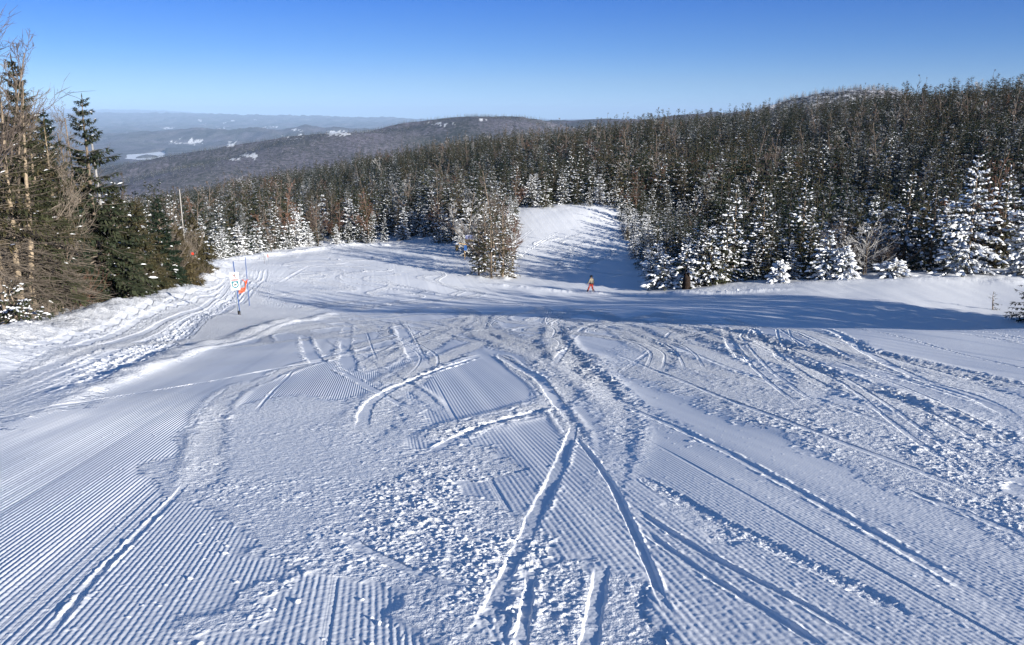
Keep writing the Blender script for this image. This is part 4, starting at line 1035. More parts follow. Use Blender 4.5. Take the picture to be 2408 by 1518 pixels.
def forest_bare(v, loc, rz, sc, label, group):
    e = empty('bare_tree', loc, rz, sc); tag(e, label, 'bare tree', group)
    link('trunk', BVAR[v][0], e); link('branches', BVAR[v][1], e); return e
rs = np.random.default_rng(21)
FILL = [(-30, 34), (10, 36), (30, 42), (75, 40), (70, 47), (110, 44), (140, 47), (175, 46), (205, 49), (230, 52), (262, 54), (120, 54), (20, 50), (180, 57), (290, 58), (310, 61), (345, 63), (365, 67), (400, 70), (240, 62), (428, 76), (452, 82), (60, 60)]
for i, (px, Y) in enumerate(FILL):
    forest_spruce([3, 3, 5][i % 3], stand(px, Y), i * 1.3, (.58 + .10 * ((i * 7) % 4)) * (1.0 if px < 240 else .85 if px < 300 else .58), 'brownish spruce in the depth of the left stand behind its front trees', 'background spruces of the left stand')
SHADE = []
for c_ in np.arange(37.5, 77.0, 2.7):
    for t_ in (3.0, 10.0, 18.0):
        Yq = (c_ - 1.286) / 1.152; SHADE.append((.6 * Yq + 2 + .766 * t_, Yq - .643 * t_))
for i, (x, y) in enumerate(SHADE):
    x += abs(rs.normal(0, 1.0)); y += rs.normal(0, 1.0); v = rs.integers(0, 6)
    forest_spruce(v, (x, y, tz(x, y) - .1), rs.uniform(0, 6.28), rs.uniform(1.0, 1.32), 'spruce beyond the right edge of the photo casting the long shadows over the slope', 'shadow-casting spruces beyond the right edge')

# --- the forest: nearest visible trees one by one, the rest as one wood
def scatter(y0, y1, step, seed):
    r = np.random.default_rng(seed)
    xs = np.arange(-0.66 * y1 - 10, 0.66 * y1 + 10, step); ys = np.arange(y0, y1, step)
    gx, gy = np.meshgrid(xs, ys); gx = gx + r.uniform(-.48, .48, gx.shape) * step; gy = gy + r.uniform(-.48, .48, gy.shape) * step
    x = gx.ravel(); y = gy.ravel()
    k = (np.abs(x) < .64 * y + 6) & ~inside(OPEN, x, y)
    return x[k], y[k]
A1 = scatter(60, 200, 2.7, 1); A2 = scatter(200, 360, 3.6, 2); A3 = scatter(360, 780, 5.2, 3)
FX = np.concatenate([A1[0], A2[0], A3[0]]); FY = np.concatenate([A1[1], A2[1], A3[1]])
# keep a lane clear in front of the hand-placed rows
k = ~((FX < -9) & (FY < 105) & (FX > -60) & (FX > (-0.42 * FY) - 8) & (FY < 96))
k &= ~((FX < 0.02 * FY) & (FX > -0.12 * FY) & (FY > 95) & (FY < 118))
k &= ~((FX > -14) & (FX < 2) & (FY < 138) & (FY > 90) & (FX > -12) & (FY < 120))
k &= ~((FX > 10) & (FY < 90.5))
FX, FY = FX[k], FY[k]
FZ = terrain(FX, FY) - .1
cl = fbm(FX / 28, FY / 45, 200, 3)
rf = np.random.default_rng(31)
is_bare = rf.random(len(FX)) < np.clip(.02 + .18 * cl + .05 * (FX < -.05 * FY), .01, .35)
# distance from the piste edge: small snowy trees at the edge, tall darker ones inside
edge = np.full(len(FX), 1e9)
for i in range(len(OPEN)):
    a, c = OPEN[i], OPEN[(i + 1) % len(OPEN)]; d = c - a; t_ = np.clip(((FX - a[0]) * d[0] + (FY - a[1]) * d[1]) / (d @ d), 0, 1)
    edge = np.minimum(edge, np.hypot(FX - a[0] - t_ * d[0], FY - a[1] - t_ * d[1]))
SCL = rf.uniform(.6, 1.12, len(FX)) * (1 + .12 * cl) * np.interp(edge, [0, 3, 14, 40], [.6, .85, 1.0, 1.02])
SCL *= np.where((FX < -.10 * FY) & (FY < 300), np.interp(FY, [120, 300], [.72, .95]), 1.0); SCL *= np.where((FX > .05 * FY) & (FY > 92) & (FY < 165) & (edge < 16), .8, 1.0); SCL = np.clip(SCL, .3, 1.3); SCL[FY > 360] *= 1.05
ROT = rf.uniform(0, 6.28, len(FX))
snowp = np.clip(.30 + .35 * fbm(FX / 40 + 3, FY / 60, 210, 2) + np.interp(edge, [0, 10, 40], [.4, .15, 0]), .03, .9)
u = rf.random(len(FX)); pick = rf.random(len(FX))
IDX = np.where(u < snowp * .35, 4, np.where(u < snowp * .8, 2, np.where(u < snowp * 1.25, 1, np.where(pick < .5, 0, np.where(pick < .78, 3, 5))))).astype(int)
BID = rf.integers(0, 3, len(FX)); BID = np.where((BID == 2) & (rf.random(len(FX)) < .5), 0, BID)
# which trees show: paint them far to near on a coarse picture
px_, py_ = proj(FX, FY, FZ); pt_, qt_ = proj(FX, FY, FZ + 9.5 * SCL)
inp = (px_ > -10) & (px_ < 2418)
order = np.argsort(-FY); buf = np.full((380, 602), -1, int)
# ground and named stands hide some, left stand roughly below its outline
for i in order:
    if not inp[i] or FY[i] > 330: continue
    x0 = px_[i] / 4; yb = py_[i] / 4; yt = qt_[i] / 4; hw = max(.6, 2.2 * SCL[i] * FPX / FY[i] / 4)
    r0 = int(max(0, yt)); r1 = int(min(379, yb))
    for rr_ in range(r0, r1 + 1):
        f = (rr_ - yt) / max(yb - yt, .1); w_ = hw * min(1, f + .08); c0 = int(max(0, x0 - w_)); c1 = int(min(601, x0 + w_))
        if c1 >= c0: buf[rr_, c0:c1 + 1] = i
vis = np.bincount(buf[buf >= 0], minlength=len(FX))
share = vis / np.maximum(1, ((py_ - qt_) / 4) * 2.2 * SCL * FPX / FY / 4)
cand = np.nonzero((vis > 5) & (FY < 330) & (share > .3))[0]
score = vis.astype(float)
sc_ = cand[~is_bare[cand]]; sc_ = sc_[np.argsort(-score[sc_])][:218]
bc_ = cand[is_bare[cand]]; bc_ = bc_[np.argsort(-score[bc_])][:46]
def region(x, y):
    if x > .16 * y and y < 125: return 'right_front'
    if x > .12 * y: return 'right'
    if x > -.01 * y and y < 230: return 'far_end'
    if x > -.01 * y: return 'mid'
    if y < 230: return 'left_crest'
    return 'left'
GL = {('s', 'right_front'): ('spruce in the dense forest edge above the right snowfield', 'spruces along the right forest edge'), ('s', 'right'): ('spruce on the wooded hillside rising at the right', 'spruces on the right hillside'),
      ('s', 'far_end'): ('spruce in the dark row closing off the far white piste', 'spruces around the end of the far piste'), ('s', 'mid'): ('spruce on the hillside above the end of the far piste', 'spruces above the far piste'),
      ('s', 'left_crest'): ('spruce in the row behind the crest of the left piste', 'spruces behind the left crest'), ('s', 'left'): ('spruce on the slope that falls away to the valley at the left', 'spruces on the left slope')}
SNOWY = {0: 'dark green ', 1: 'half snowy ', 2: 'snowy ', 3: 'olive brown ', 4: 'white snow-laden ', 5: 'tall olive brown '}
for i in sc_:
    rg = region(FX[i], FY[i]); lab, gr = GL[('s', rg)]
    forest_spruce(int(IDX[i]), (FX[i], FY[i], FZ[i]), ROT[i], SCL[i], SNOWY[int(IDX[i])] + lab, SNOWY[int(IDX[i])] + gr)
BW = {0: 'brown', 1: 'reddish', 2: 'frosted grey'}
BL = {'right_front': 'along the right forest edge', 'right': 'on the right hillside', 'far_end': 'around the end of the far piste', 'mid': 'above the far piste', 'left_crest': 'behind the left crest', 'left': 'on the left slope'}
for i in bc_:
    rg = region(FX[i], FY[i])
    forest_bare(int(BID[i]), (FX[i], FY[i], FZ[i]), ROT[i], SCL[i] * .95, BW[int(BID[i])] + ' leafless tree among the spruces ' + BL[rg], BW[int(BID[i])] + ' leafless trees ' + BL[rg])
rest = np.ones(len(FX), bool); rest[sc_] = False; rest[bc_] = False

# one wood of all the others: instances of light trees on the points of one mesh
FAR = []
def far_mesh(k, H, R, snow, ol, lev=16, nspr=9):
    tr, cr, sn = spruce(H, R, 2500 + k, lev=lev, nbr=5, nspr=nspr, sl=.80, sw=.21, snow=snow, z0=.1, gaps=.06, trunk_r=.07, wood=False, pill=False, shape=.8, droop=.25)
    g = Geo(); g.v = tr.v + cr.v + sn.v; n0 = tr.n; n1 = tr.n + cr.n
    g.q = list(tr.q); g.qm = [np.full(len(a), 1) for a in tr.q]
    for src, off, mi in ((cr, n0, 0), (sn, n1, 2)):
        for a in src.t: g.t.append(a + off); g.tm.append(np.full(len(a), mi))
        for a in src.q: g.q.append(a + off); g.qm.append(np.full(len(a), 1))
    return g.mesh('distant_spruce', [M_HOAR if k == 22 else M_OLIVE if ol else (M_RIME if k in (2, 4) else M_NEEDLE), M_DARKBARK, M_SNOW])
for k, (H, R, sn_, ol) in enumerate([(10.5, 2.9, .05, 0), (11.5, 2.6, .13, 0), (9.5, 2.8, .28, 0), (10.5, 2.7, .03, 1), (9.0, 2.8, .5, 0), (12, 2.8, .05, 1)]):
    FAR.append(bpy.data.objects.new('distant_spruce', far_mesh(k, H, R, sn_, ol)))
FBARE = []
for k, mt in enumerate([M_BARE, M_RED, M_FROST]):
    a, c = bare_tree(9, 2600 + k, .40, 9, 5, 3, twig_r=.035, crown_from=.3)
    g = Geo(); g.v = a.v + c.v; g.q = list(a.q) + [q_ + a.n for q_ in c.q]; g.qm = [np.full(len(q_), 1) for q_ in a.q] + [np.zeros(len(q_), int) for q_ in c.q]
    FBARE.append(bpy.data.objects.new('distant_bare_tree', g.mesh('distant_bare_tree', [mt, M_BARK])))
def wood(name, x, y, z, rot, sc, idx, protos, label):
    n = len(x); me = bpy.data.meshes.new(name); me.vertices.add(n)
    me.vertices.foreach_set('co', np.stack([x, y, z], 1).astype(np.float32).ravel())
    for nm, ty, a in (('turn', 'FLOAT', rot.astype(np.float32)), ('size', 'FLOAT', sc.astype(np.float32)), ('sort', 'INT', idx.astype(np.int32))):
        at_ = me.attributes.new(nm, ty, 'POINT'); at_.data.foreach_set('value', a)
    o = link(name, me); tag(o, label, 'forest', kind='stuff')
    ng = bpy.data.node_groups.new(name, 'GeometryNodeTree'); ng.interface.new_socket('Geometry', in_out='INPUT', socket_type='NodeSocketGeometry'); ng.interface.new_socket('Geometry', in_out='OUTPUT', socket_type='NodeSocketGeometry')
    nn = ng.nodes; L = ng.links; gi = nn.new('NodeGroupInput'); go = nn.new('NodeGroupOutput'); jn = nn.new('GeometryNodeJoinGeometry')
    def named(nm, ty):
        q_ = nn.new('GeometryNodeInputNamedAttribute'); q_.data_type = ty; q_.inputs[0].default_value = nm; return q_
    nr = named('turn', 'FLOAT'); nsz = named('size', 'FLOAT'); ni = named('sort', 'INT')
    cx_ = nn.new('ShaderNodeCombineXYZ'); L.new(nr.outputs[0], cx_.inputs[2])
    for k, pr in enumerate(protos):
        cmp_ = nn.new('FunctionNodeCompare'); cmp_.data_type = 'INT'; cmp_.operation = 'EQUAL'
        ia = [s for s in cmp_.inputs if s.type == 'INT']
        L.new(ni.outputs[0], ia[0]); ia[1].default_value = k
        oi = nn.new('GeometryNodeObjectInfo'); oi.inputs['Object'].default_value = pr; oi.inputs['As Instance'].default_value = False
        g2 = nn.new('GeometryNodeGeometryToInstance'); L.new(oi.outputs['Geometry'], g2.inputs[0])
        ip_ = nn.new('GeometryNodeInstanceOnPoints'); L.new(gi.outputs[0], ip_.inputs['Points']); L.new(cmp_.outputs[0], ip_.inputs['Selection']); L.new(g2.outputs[0], ip_.inputs['Instance'])
        L.new(cx_.outputs[0], ip_.inputs['Rotation']); L.new(nsz.outputs[0], ip_.inputs['Scale']); L.new(ip_.outputs[0], jn.inputs[0])
    L.new(jn.outputs[0], go.inputs[0])
    md = o.modifiers.new('trees', 'NODES'); md.node_group = ng
    return o
k = rest & ~is_bare
wood('conifer_forest', FX[k], FY[k], FZ[k], ROT[k], SCL[k], IDX[k], FAR, 'dense dark spruce forest with snow-dusted crowns covering the hillside')
k = rest & is_bare
wood('bare_forest', FX[k], FY[k], FZ[k], ROT[k], SCL[k], BID[k], FBARE, 'leafless hardwoods scattered through the dark spruce forest')
# frosted wood on the highest rounded top and the trees of the next ridges
rg = np.random.default_rng(41); n = 60000
yy = np.exp(rg.uniform(math.log(850), math.log(3300), n)); xx = rg.uniform(-.60, .62, n) * yy
gi_ = np.clip(np.searchsorted(vy, yy) - 1, 0, NVY - 2); gj_ = np.clip(((xx / (0.8 * yy) + 1) / 2 * (NVX - 1)).astype(int), 0, NVX - 2)
zz = VZ[gi_, gj_]; qx, qy = proj(xx, yy, zz)
hid = terrain(xx / yy * 560, np.full(n, 560.0)) + 4      # what the wooded hill in front hides is left out
k = (qx > -20) & (qx < 2430) & (zz / yy * 560 > hid - 14) & (SN[gi_, gj_] < .5)
fr_ = (yy < 1500) & (qx > 1700)
sc2 = rg.uniform(.7, 1.25, n) * np.interp(yy, [900, 3300], [.95, 1.25])
id2 = np.where(fr_, np.where(rg.random(n) < .75, 2, 1), np.where(rg.random(n) < .55, 1, 0))
FAR2 = [bpy.data.objects.new('distant_spruce', far_mesh(20, 9, 2.2, .06, 0, 7, 3)), bpy.data.objects.new('distant_spruce', far_mesh(21, 8, 2.2, .35, 1, 7, 3)), bpy.data.objects.new('distant_spruce', far_mesh(22, 8, 2.4, 2.2, 0, 9, 6))]
print('far ridge trees', k.sum(), 'forest', rest.sum(), 'named spruce', len(sc_), 'bare', len(bc_))
wood('ridge_forest', xx[k], yy[k], zz[k] - .3, rg.uniform(0, 6.28, n)[k], sc2[k], id2[k], FAR2, 'far woods on the next ridges with a frosted white top at the right')
print('forest done', round(time.time() - T0, 1))
# ------------------------------------------------------------------ people and things on the slope
def skin_mesh(name, pts, edges, rads, mats, sub=2):
    me = bpy.data.meshes.new(name); me.from_pydata(pts, edges, [])
    o = bpy.data.objects.new(name, me); COL.objects.link(o)
    sk = o.modifiers.new('skin', 'SKIN'); o.modifiers.new('sub', 'SUBSURF').render_levels = sub
    o.modifiers['sub'].levels = sub
    for i, v in enumerate(me.skin_vertices[0].data):
        r_ = rads[i]; v.radius = (r_, r_) if not isinstance(r_, tuple) else r_
    me.skin_vertices[0].data[0].use_root = True
    dg = bpy.context.evaluated_depsgraph_get(); dg.update()
    out = bpy.data.meshes.new_from_object(o.evaluated_get(dg)); out.name = name
    bpy.data.objects.remove(o); out.materials.clear()
    for m_ in mats: out.materials.append(m_)
    out.polygons.foreach_set('use_smooth', np.ones(len(out.polygons), bool))
    return out
M_SKIN = simple('skin', (0.45, 0.26, 0.18), 0.6); M_JACKET = simple('khaki_jacket', (0.36, 0.31, 0.22), 0.85, var=.1); M_DARKC = simple('black_cloth', (0.018, 0.018, 0.022), 0.7)
M_PANTS = simple('orange_red_trousers', (0.60, 0.075, 0.045), 0.8, var=.08); M_BLACKP = simple('black_plastic', (0.015, 0.015, 0.018), 0.35, 0.4)
M_SKI = simple('white_ski', (0.7, 0.72, 0.76), 0.35, 0.4); M_POLE = simple('pink_white_pole', (0.78, 0.55, 0.52), 0.4, 0.4); M_GLOVE = simple('pale_glove', (0.55, 0.53, 0.5), 0.8)
sk0 = ground_at(1390, 689.5, 60, 110); sk0[2] = snow_z(sk0[0], sk0[1])
per = empty('person', tuple(sk0)); tag(per, 'skier in khaki jacket, red trousers and black helmet walking along the snow lip', 'person')
J = dict(pel=(0.0, 0, .84), sp=(.0, 0, 1.05), ch=(.01, 0, 1.27), ne=(-.005, 0, 1.46), he=(-.015, 0, 1.58), ht=(-.005, 0, 1.70),
         lh=(-.07, .02, .80), lk=(-.235, -.02, .48), la=(-.355, .0, .12), lt=(-.46, -.02, .05), rh=(.07, -.02, .80), rk=(.115, -.06, .46), ra=(.215, 0, .12), rt=(.12, -.02, .05),
         ls=(-.155, -.10, 1.38), le=(-.235, -.12, 1.09), lw=(-.375, -.16, .90), rs=(.165, .08, 1.38), re=(.225, .02, 1.10), rw=(.235, -.06, .86))
names = list(J); ix = {n_: i for i, n_ in enumerate(names)}
bones = [('pel', 'sp'), ('sp', 'ch'), ('ch', 'ne'), ('ne', 'he'), ('he', 'ht'), ('pel', 'lh'), ('lh', 'lk'), ('lk', 'la'), ('la', 'lt'), ('pel', 'rh'), ('rh', 'rk'), ('rk', 'ra'), ('ra', 'rt'), ('ch', 'ls'), ('ls', 'le'), ('le', 'lw'), ('ch', 'rs'), ('rs', 're'), ('re', 'rw')]
R0 = dict(pel=.13, sp=.125, ch=.145, ne=.055, he=.095, ht=.075, lh=.085, lk=.06, la=.042, lt=.035, rh=.085, rk=.06, ra=.042, rt=.035, ls=.06, le=.045, lw=.032, rs=.06, re=.045, rw=.032)
pts = [J[n_] for n_ in names]; ed = [(ix[a_], ix[c_]) for a_, c_ in bones]; rr_ = [R0[n_] for n_ in names]
for w_, sx in (('lw', -1), ('rw', 1)):                     # palm and five fingers closed round the pole grip
    b0 = np.array(J[w_]); pa = b0 + [-.02, -.03, -.065]; pts.append(tuple(pa)); rr_.append(.026); ed.append((ix[w_], len(pts) - 1)); pi_ = len(pts) - 1
    for q_ in range(5):
        k1 = pa + np.array([-.022 + .011 * q_, -.022, -.028]) if q_ < 4 else pa + np.array([.028, -.012, .012])
        k2 = k1 + np.array([.004, .022, -.018 + .003 * q_]) if q_ < 4 else k1 + np.array([.004, -.018, -.012])
        pts += [tuple(k1), tuple(k2)]; rr_ += [.0095, .0085]; ed += [(pi_, len(pts) - 2), (len(pts) - 2, len(pts) - 1)]
link('body', skin_mesh('body', pts, ed, rr_, [M_SKIN]), per)
def garment(name, ns, bs, rr2, mat):
    p_ = [J[n_] for n_ in ns]; e_ = [(ns.index(a_), ns.index(c_)) for a_, c_ in bs]
    link(name, skin_mesh(name, p_, e_, [rr2[n_] for n_ in ns], [mat]), per)
garment('jacket', ['pel', 'sp', 'ch', 'ls', 'le', 'lw', 'rs', 're', 'rw', 'ne'], [('pel', 'sp'), ('sp', 'ch'), ('ch', 'ls'), ('ls', 'le'), ('le', 'lw'), ('ch', 'rs'), ('rs', 're'), ('re', 'rw'), ('ch', 'ne')],
        dict(pel=.165, sp=.16, ch=.185, ls=.095, le=.075, lw=.055, rs=.095, re=.075, rw=.055, ne=.075), M_JACKET)
garment('trousers', ['pel', 'lh', 'lk', 'la', 'rh', 'rk', 'ra'], [('pel', 'lh'), ('lh', 'lk'), ('lk', 'la'), ('pel', 'rh'), ('rh', 'rk'), ('rk', 'ra')], dict(pel=.15, lh=.125, lk=.095, la=.085, rh=.125, rk=.095, ra=.085), M_PANTS)
bg_ = Geo()
for f_ in ('l', 'r'):
    a_ = np.array(J[f_ + 'a']); t_ = np.array(J[f_ + 't'])
    bg_.tube([a_ + [0.02, 0, .14], a_, a_ + [.01, 0, -.05]], [.085, .082, .075], 8, cap=True); bg_.tube([a_ + [.05, 0, -.06], (a_ + t_) / 2 + [0, 0, -.01], t_ - [.02, 0, 0]], [.06, .062, .042], 8, cap=True)
    link('boot', bg_.mesh('boot', [M_BLACKP], True), per); bg_ = Geo()
bm = bmesh.new(); bmesh.ops.create_uvsphere(bm, u_segments=16, v_segments=10, radius=.145)
for v in bm.verts: v.co.x *= 1.12; v.co.z = max(v.co.z, -.06) * 1.05
hm_ = bpy.data.meshes.new('helmet'); bm.to_mesh(hm_); bm.free(); hm_.materials.append(M_BLACKP); h_ = link('helmet', hm_, per, (-.01, 0, 1.645))
gg = Geo(); gg.tube([(-.13, -.07, 1.60), (-.165, 0, 1.605), (-.13, .07, 1.60)], .034, 6, cap=True); link('goggles', gg.mesh('goggles', [M_BLACKP], True), per)
gb = Geo(); a_ = np.linspace(0, 6.283, 17)
gb.tube(np.stack([.155 * np.cos(a_), .145 * np.sin(a_), np.full(17, .885)], 1), .045, 6); link('waist_belt', gb.mesh('waist_belt', [M_DARKC], True), per)
for w_ in ('lw', 'rw'):
    g2 = Geo(); b0 = np.array(J[w_]); g2.tube([b0 + [.01, .01, .05], b0 + [-.005, -.01, -.01], b0 + [-.02, -.03, -.07], b0 + [-.02, -.03, -.105]], [.045, .048, .05, .03], 8, cap=True); link('glove', g2.mesh('glove', [M_GLOVE if w_ == 'lw' else M_DARKC], True), per)
for (hx_, hy_, hz_), (ex_, ey_, ez_), lab in (((-.42, -.21, .90), (.36, -.30, -.02), 'pinkish white ski pole slanting across the skier\'s legs'), ((.215, -.10, .84), (.39, .25, .02), 'ski pole hanging behind the skier')):
    g2 = Geo(); p0 = np.array([hx_, hy_, hz_]); p1 = np.array([ex_, ey_, ez_]); d_ = p1 - p0
    e_ = empty('ski_pole', tuple(sk0)); tag(e_, lab, 'ski pole', None)
    g2.tube([p0, p0 + d_ * .5, p1], [.014, .013, .007], 6, cap=True); link('shaft', g2.mesh('shaft', [M_POLE], True), e_)
    g2 = Geo(); g2.tube([p0 - d_ * .09, p0 + d_ * .04], [.02, .018], 6, cap=True); link('grip', g2.mesh('grip', [M_BLACKP], True), e_)
    g2 = Geo(); g2.tube([p0 + d_ * .93, p0 + d_ * .95], [.045, .05], 8, cap=True); link('basket', g2.mesh('basket', [M_BLACKP], True), e_)
for x0_, y0_, lab in ((-.40, 0, 'front white ski under the skier\'s left boot'), (.17, -.02, 'rear white ski under the skier\'s right boot')):
    g2 = Geo(); s_ = np.linspace(-.85, .80, 14); v_ = []
    for s in s_:
        w_ = .042 + .015 * (s / .8) ** 2; tip = max(0, -s - .6); w_ *= 1 - (tip / .27) ** 2 * .7
        zz_ = .012 + tip ** 2 * 1.4; v_ += [(x0_ + s, y0_ - w_, zz_), (x0_ + s, y0_ + w_, zz_), (x0_ + s, y0_ + w_, zz_ + .014), (x0_ + s, y0_ - w_, zz_ + .014)]
    q_ = [[4 * i + a_, 4 * i + (a_ + 1) % 4, 4 * i + 4 + (a_ + 1) % 4, 4 * i + 4 + a_] for i in range(13) for a_ in range(4)] + [[0, 3, 2, 1], [52, 53, 54, 55]]
    g2.add(v_, q_); o = link('ski', g2.mesh('ski', [M_SKI]), None, tuple(sk0)); o.rotation_euler = (0, 0, rad(8)); tag(o, lab, 'ski')

# --- the trail sign
M_WHITE = simple('sign_white', (0.80, 0.81, 0.82), 0.45, 0.3); M_REDP = simple('sign_red', (0.55, 0.03, 0.035), 0.5); M_TEAL = simple('sign_teal', (0.02, 0.20, 0.26), 0.5); M_INK = simple('sign_black', (0.012, 0.012, 0.014), 0.5)
M_BLUEP = simple('blue_pole', (0.055, 0.11, 0.30), 0.45, 0.3); M_GREYP = simple('grey_post', (0.22, 0.25, 0.29), 0.5, 0.3); M_ORANGE = simple('orange_net', (0.85, 0.13, 0.035), 0.7, var=.15); M_STEEL = simple('steel', (.4, .4, .42), .35, .5, 1.0)
def disc(g, cx_, cz, r, y, n=28, r2=None, m=0, rz=1.0):
    a_ = np.arange(n) * 2 * math.pi / n
    o_ = np.stack([cx_ + r * np.cos(a_), np.full(n, y), cz + r * rz * np.sin(a_)], 1)
    if r2 is None:
        g.add(np.concatenate([o_, [[cx_, y, cz]]]), None, [[(i + 1) % n, i, n] for i in range(n)], m)
    else:
        i_ = np.stack([cx_ + r2 * np.cos(a_), np.full(n, y), cz + r2 * rz * np.sin(a_)], 1)
        g.add(np.concatenate([o_, i_]), [[i, n + i, n + (i + 1) % n, (i + 1) % n] for i in range(n)], None, m)
def flat(g, poly, y, m=0):
    p_ = [(a_, y, c_) for a_, c_ in poly]; n = len(p_); c_ = np.mean(p_, 0)
    g.add(p_ + [tuple(c_)], None, [[i, (i + 1) % n, n] for i in range(n)], m)
sg = ground_at(563, 741, 30, 70); sg[2] = snow_z(sg[0], sg[1])
se = empty('trail_sign', tuple(sg)); se.rotation_euler = (0, rad(-3.2), rad(4)); tag(se, 'white trail sign with red bar and teal shield on a blue pole', 'sign')
g = Geo(); g.tube([(0.035, 0, -.3), (.035, 0, 2.82)], .026, 10, cap=True); link('blue_post', g.mesh('blue_post', [M_BLUEP], True), se)
g = Geo(); g.tube([(-.04, .0, -.3), (-.04, 0, 1.40)], .024, 10, cap=True); link('grey_post', g.mesh('grey_post', [M_GREYP], True), se)
g = Geo(); g.tube([(0, 0, -.1), (0, 0, .22)], [.075, .07], 10, cap=True); link('black_sleeve', g.mesh('black_sleeve', [M_BLACKP], True), se)
BW_, BH_, BZ = .46, .95, 1.32
g = Geo(); rc = .04; pl = []
for cx_, cz_, a0 in ((BW_ / 2 - rc, BH_ - rc, 0), (-BW_ / 2 + rc, BH_ - rc, 90), (-BW_ / 2 + rc, rc, 180), (BW_ / 2 - rc, rc, 270)):
    for k in range(5): a_ = rad(a0 + 22.5 * k); pl.append((cx_ + rc * math.cos(a_), cz_ + rc * math.sin(a_)))
n = len(pl); v_ = [(a_, -.045, c_) for a_, c_ in pl] + [(a_, -.033, c_) for a_, c_ in pl] + [(0, -.045, BH_ / 2), (0, -.033, BH_ / 2)]
g.add(v_, [[i, n + i, n + (i + 1) % n, (i + 1) % n] for i in range(n)], [[i, (i + 1) % n, 2 * n] for i in range(n)] + [[n + (i + 1) % n, n + i, 2 * n + 1] for i in range(n)])
bd = link('board', g.mesh('board', [M_WHITE]), se, (0, 0, BZ))
g = Geo(); y_ = -.048
disc(g, .0, .75, .145, y_, 32, .128, 0); a_ = rad(-45); t_ = np.array([math.cos(a_), math.sin(a_)]); nn_ = np.array([-t_[1], t_[0]]) * .009; c0 = np.array([0, .75])
flat(g, [c0 - t_ * .13 - nn_, c0 + t_ * .13 - nn_, c0 + t_ * .13 + nn_, c0 - t_ * .13 + nn_], y_ - .004, 0); link('prohibition_ring', g.mesh('prohibition_ring', [M_REDP]), bd)
g = Geo(); y_ = -.0505
disc(g, .02, .835, .022, y_, 14); flat(g, [(-.04, .80), (.03, .82), (.05, .77), (.0, .745), (-.02, .76)], y_); flat(g, [(0, .75), (.05, .745), (.06, .70), (.035, .68), (.03, .715), (-.01, .73)], y_ - .001)
flat(g, [(-.10, .79), (-.035, .80), (-.035, .785), (-.10, .775)], y_); flat(g, [(-.08, .69), (.10, .645), (.10, .637), (-.08, .68)], y_); link('skier_pictogram', g.mesh('skier_pictogram', [M_INK]), bd)
g = Geo(); flat(g, [(-.175, .505), (.175, .505), (.175, .575), (-.175, .575)], -.048); link('red_bar', g.mesh('red_bar', [M_REDP]), bd)
g = Geo(); rr2 = random.Random(4); x_ = -.155
while x_ < .15:                                              # the small white lettering, too small to read
    w_ = rr2.uniform(.012, .018)
    if not -.06 < x_ < -.035:
        flat(g, [(x_, .525), (x_ + .005, .525), (x_ + .005, .556), (x_, .556)], -.051); flat(g, [(x_, .55), (x_ + w_, .55), (x_ + w_, .556), (x_, .556)], -.0515)
        if rr2.random() < .6: flat(g, [(x_ + w_ - .005, .525), (x_ + w_, .525), (x_ + w_, .552), (x_ + w_ - .005, .552)], -.0512)
        if rr2.random() < .6: flat(g, [(x_, .525), (x_ + w_, .525), (x_ + w_, .531), (x_, .531)], -.0514)
    x_ += w_ + .007
link('white_lettering', g.mesh('white_lettering', [M_WHITE]), bd)
g = Geo(); flat(g, [(-.175, .475), (.175, .475), (.175, .25), (.15, .19), (.09, .14), (0, .105), (-.09, .14), (-.15, .19), (-.175, .25)], -.048); link('teal_shield', g.mesh('teal_shield', [M_TEAL]), bd)
g = Geo(); disc(g, 0, .30, .125, -.0505, 30); link('white_disc', g.mesh('white_disc', [M_WHITE]), bd)
g = Geo(); flat(g, [(-.09, .27), (-.05, .31), (.0, .305), (.05, .315), (.10, .29), (.09, .265), (.0, .25), (-.08, .255)], -.053); flat(g, [(-.02, .30), (-.012, .37), (.012, .37), (.02, .30)], -.0535); disc(g, 0, .385, .016, -.0532, 12); link('snowmobile_pictogram', g.mesh('snowmobile_pictogram', [M_INK]), bd)
g = Geo()
for z_ in (.93, .02): disc(g, .03, z_, .016, -.049, 10)
link('bolt', g.mesh('bolt', [M_INK]), bd)

def pole(name, p, top, r, mat, label, cat='pole', lean=0.0):
    g = Geo(); g.tube([(0, 0, -.3), (lean * top, 0, top)], [r, r * .9], 8, cap=True); o = link(name, g.mesh(name, [mat], True), None, tuple(p)); tag(o, label, cat); return o
p2 = ground_at(587, 720.5, 35, 80); p2[2] = snow_z(p2[0], p2[1]); mpp = p2[1] * 1.03 / FPX
pole('marker_pole', p2, 113 * mpp * 1.03, .026, M_BLUEP, 'thin dark blue marker pole with orange netting tied to it, right of the trail sign', 'marker pole', -.022)
g = Geo(); rn = random.Random(9)                              # torn strip of orange netting between the pole and the sign
def net(a0, a1, w0, w1):
    n = 9
    for q_ in range(6):
        f = q_ / 5 - .5; t = np.linspace(0, 1, n); pts_ = np.array([np.array(a0) + (np.array(a1) - np.array(a0)) * u_ + np.array([0, 0, f * (w0 + (w1 - w0) * u_)]) + np.array([0, rn.uniform(-.03, .03), rn.uniform(-.02, .02)]) for u_ in t]); g.tube(pts_, .017, 4)
    for u_ in np.linspace(0, 1, 8):
        c0 = np.array(a0) + (np.array(a1) - np.array(a0)) * u_; w_ = (w0 + (w1 - w0) * u_) / 2; g.tube([c0 - [0.02, 0, w_], c0 + [.02, 0, w_]], .015, 4)
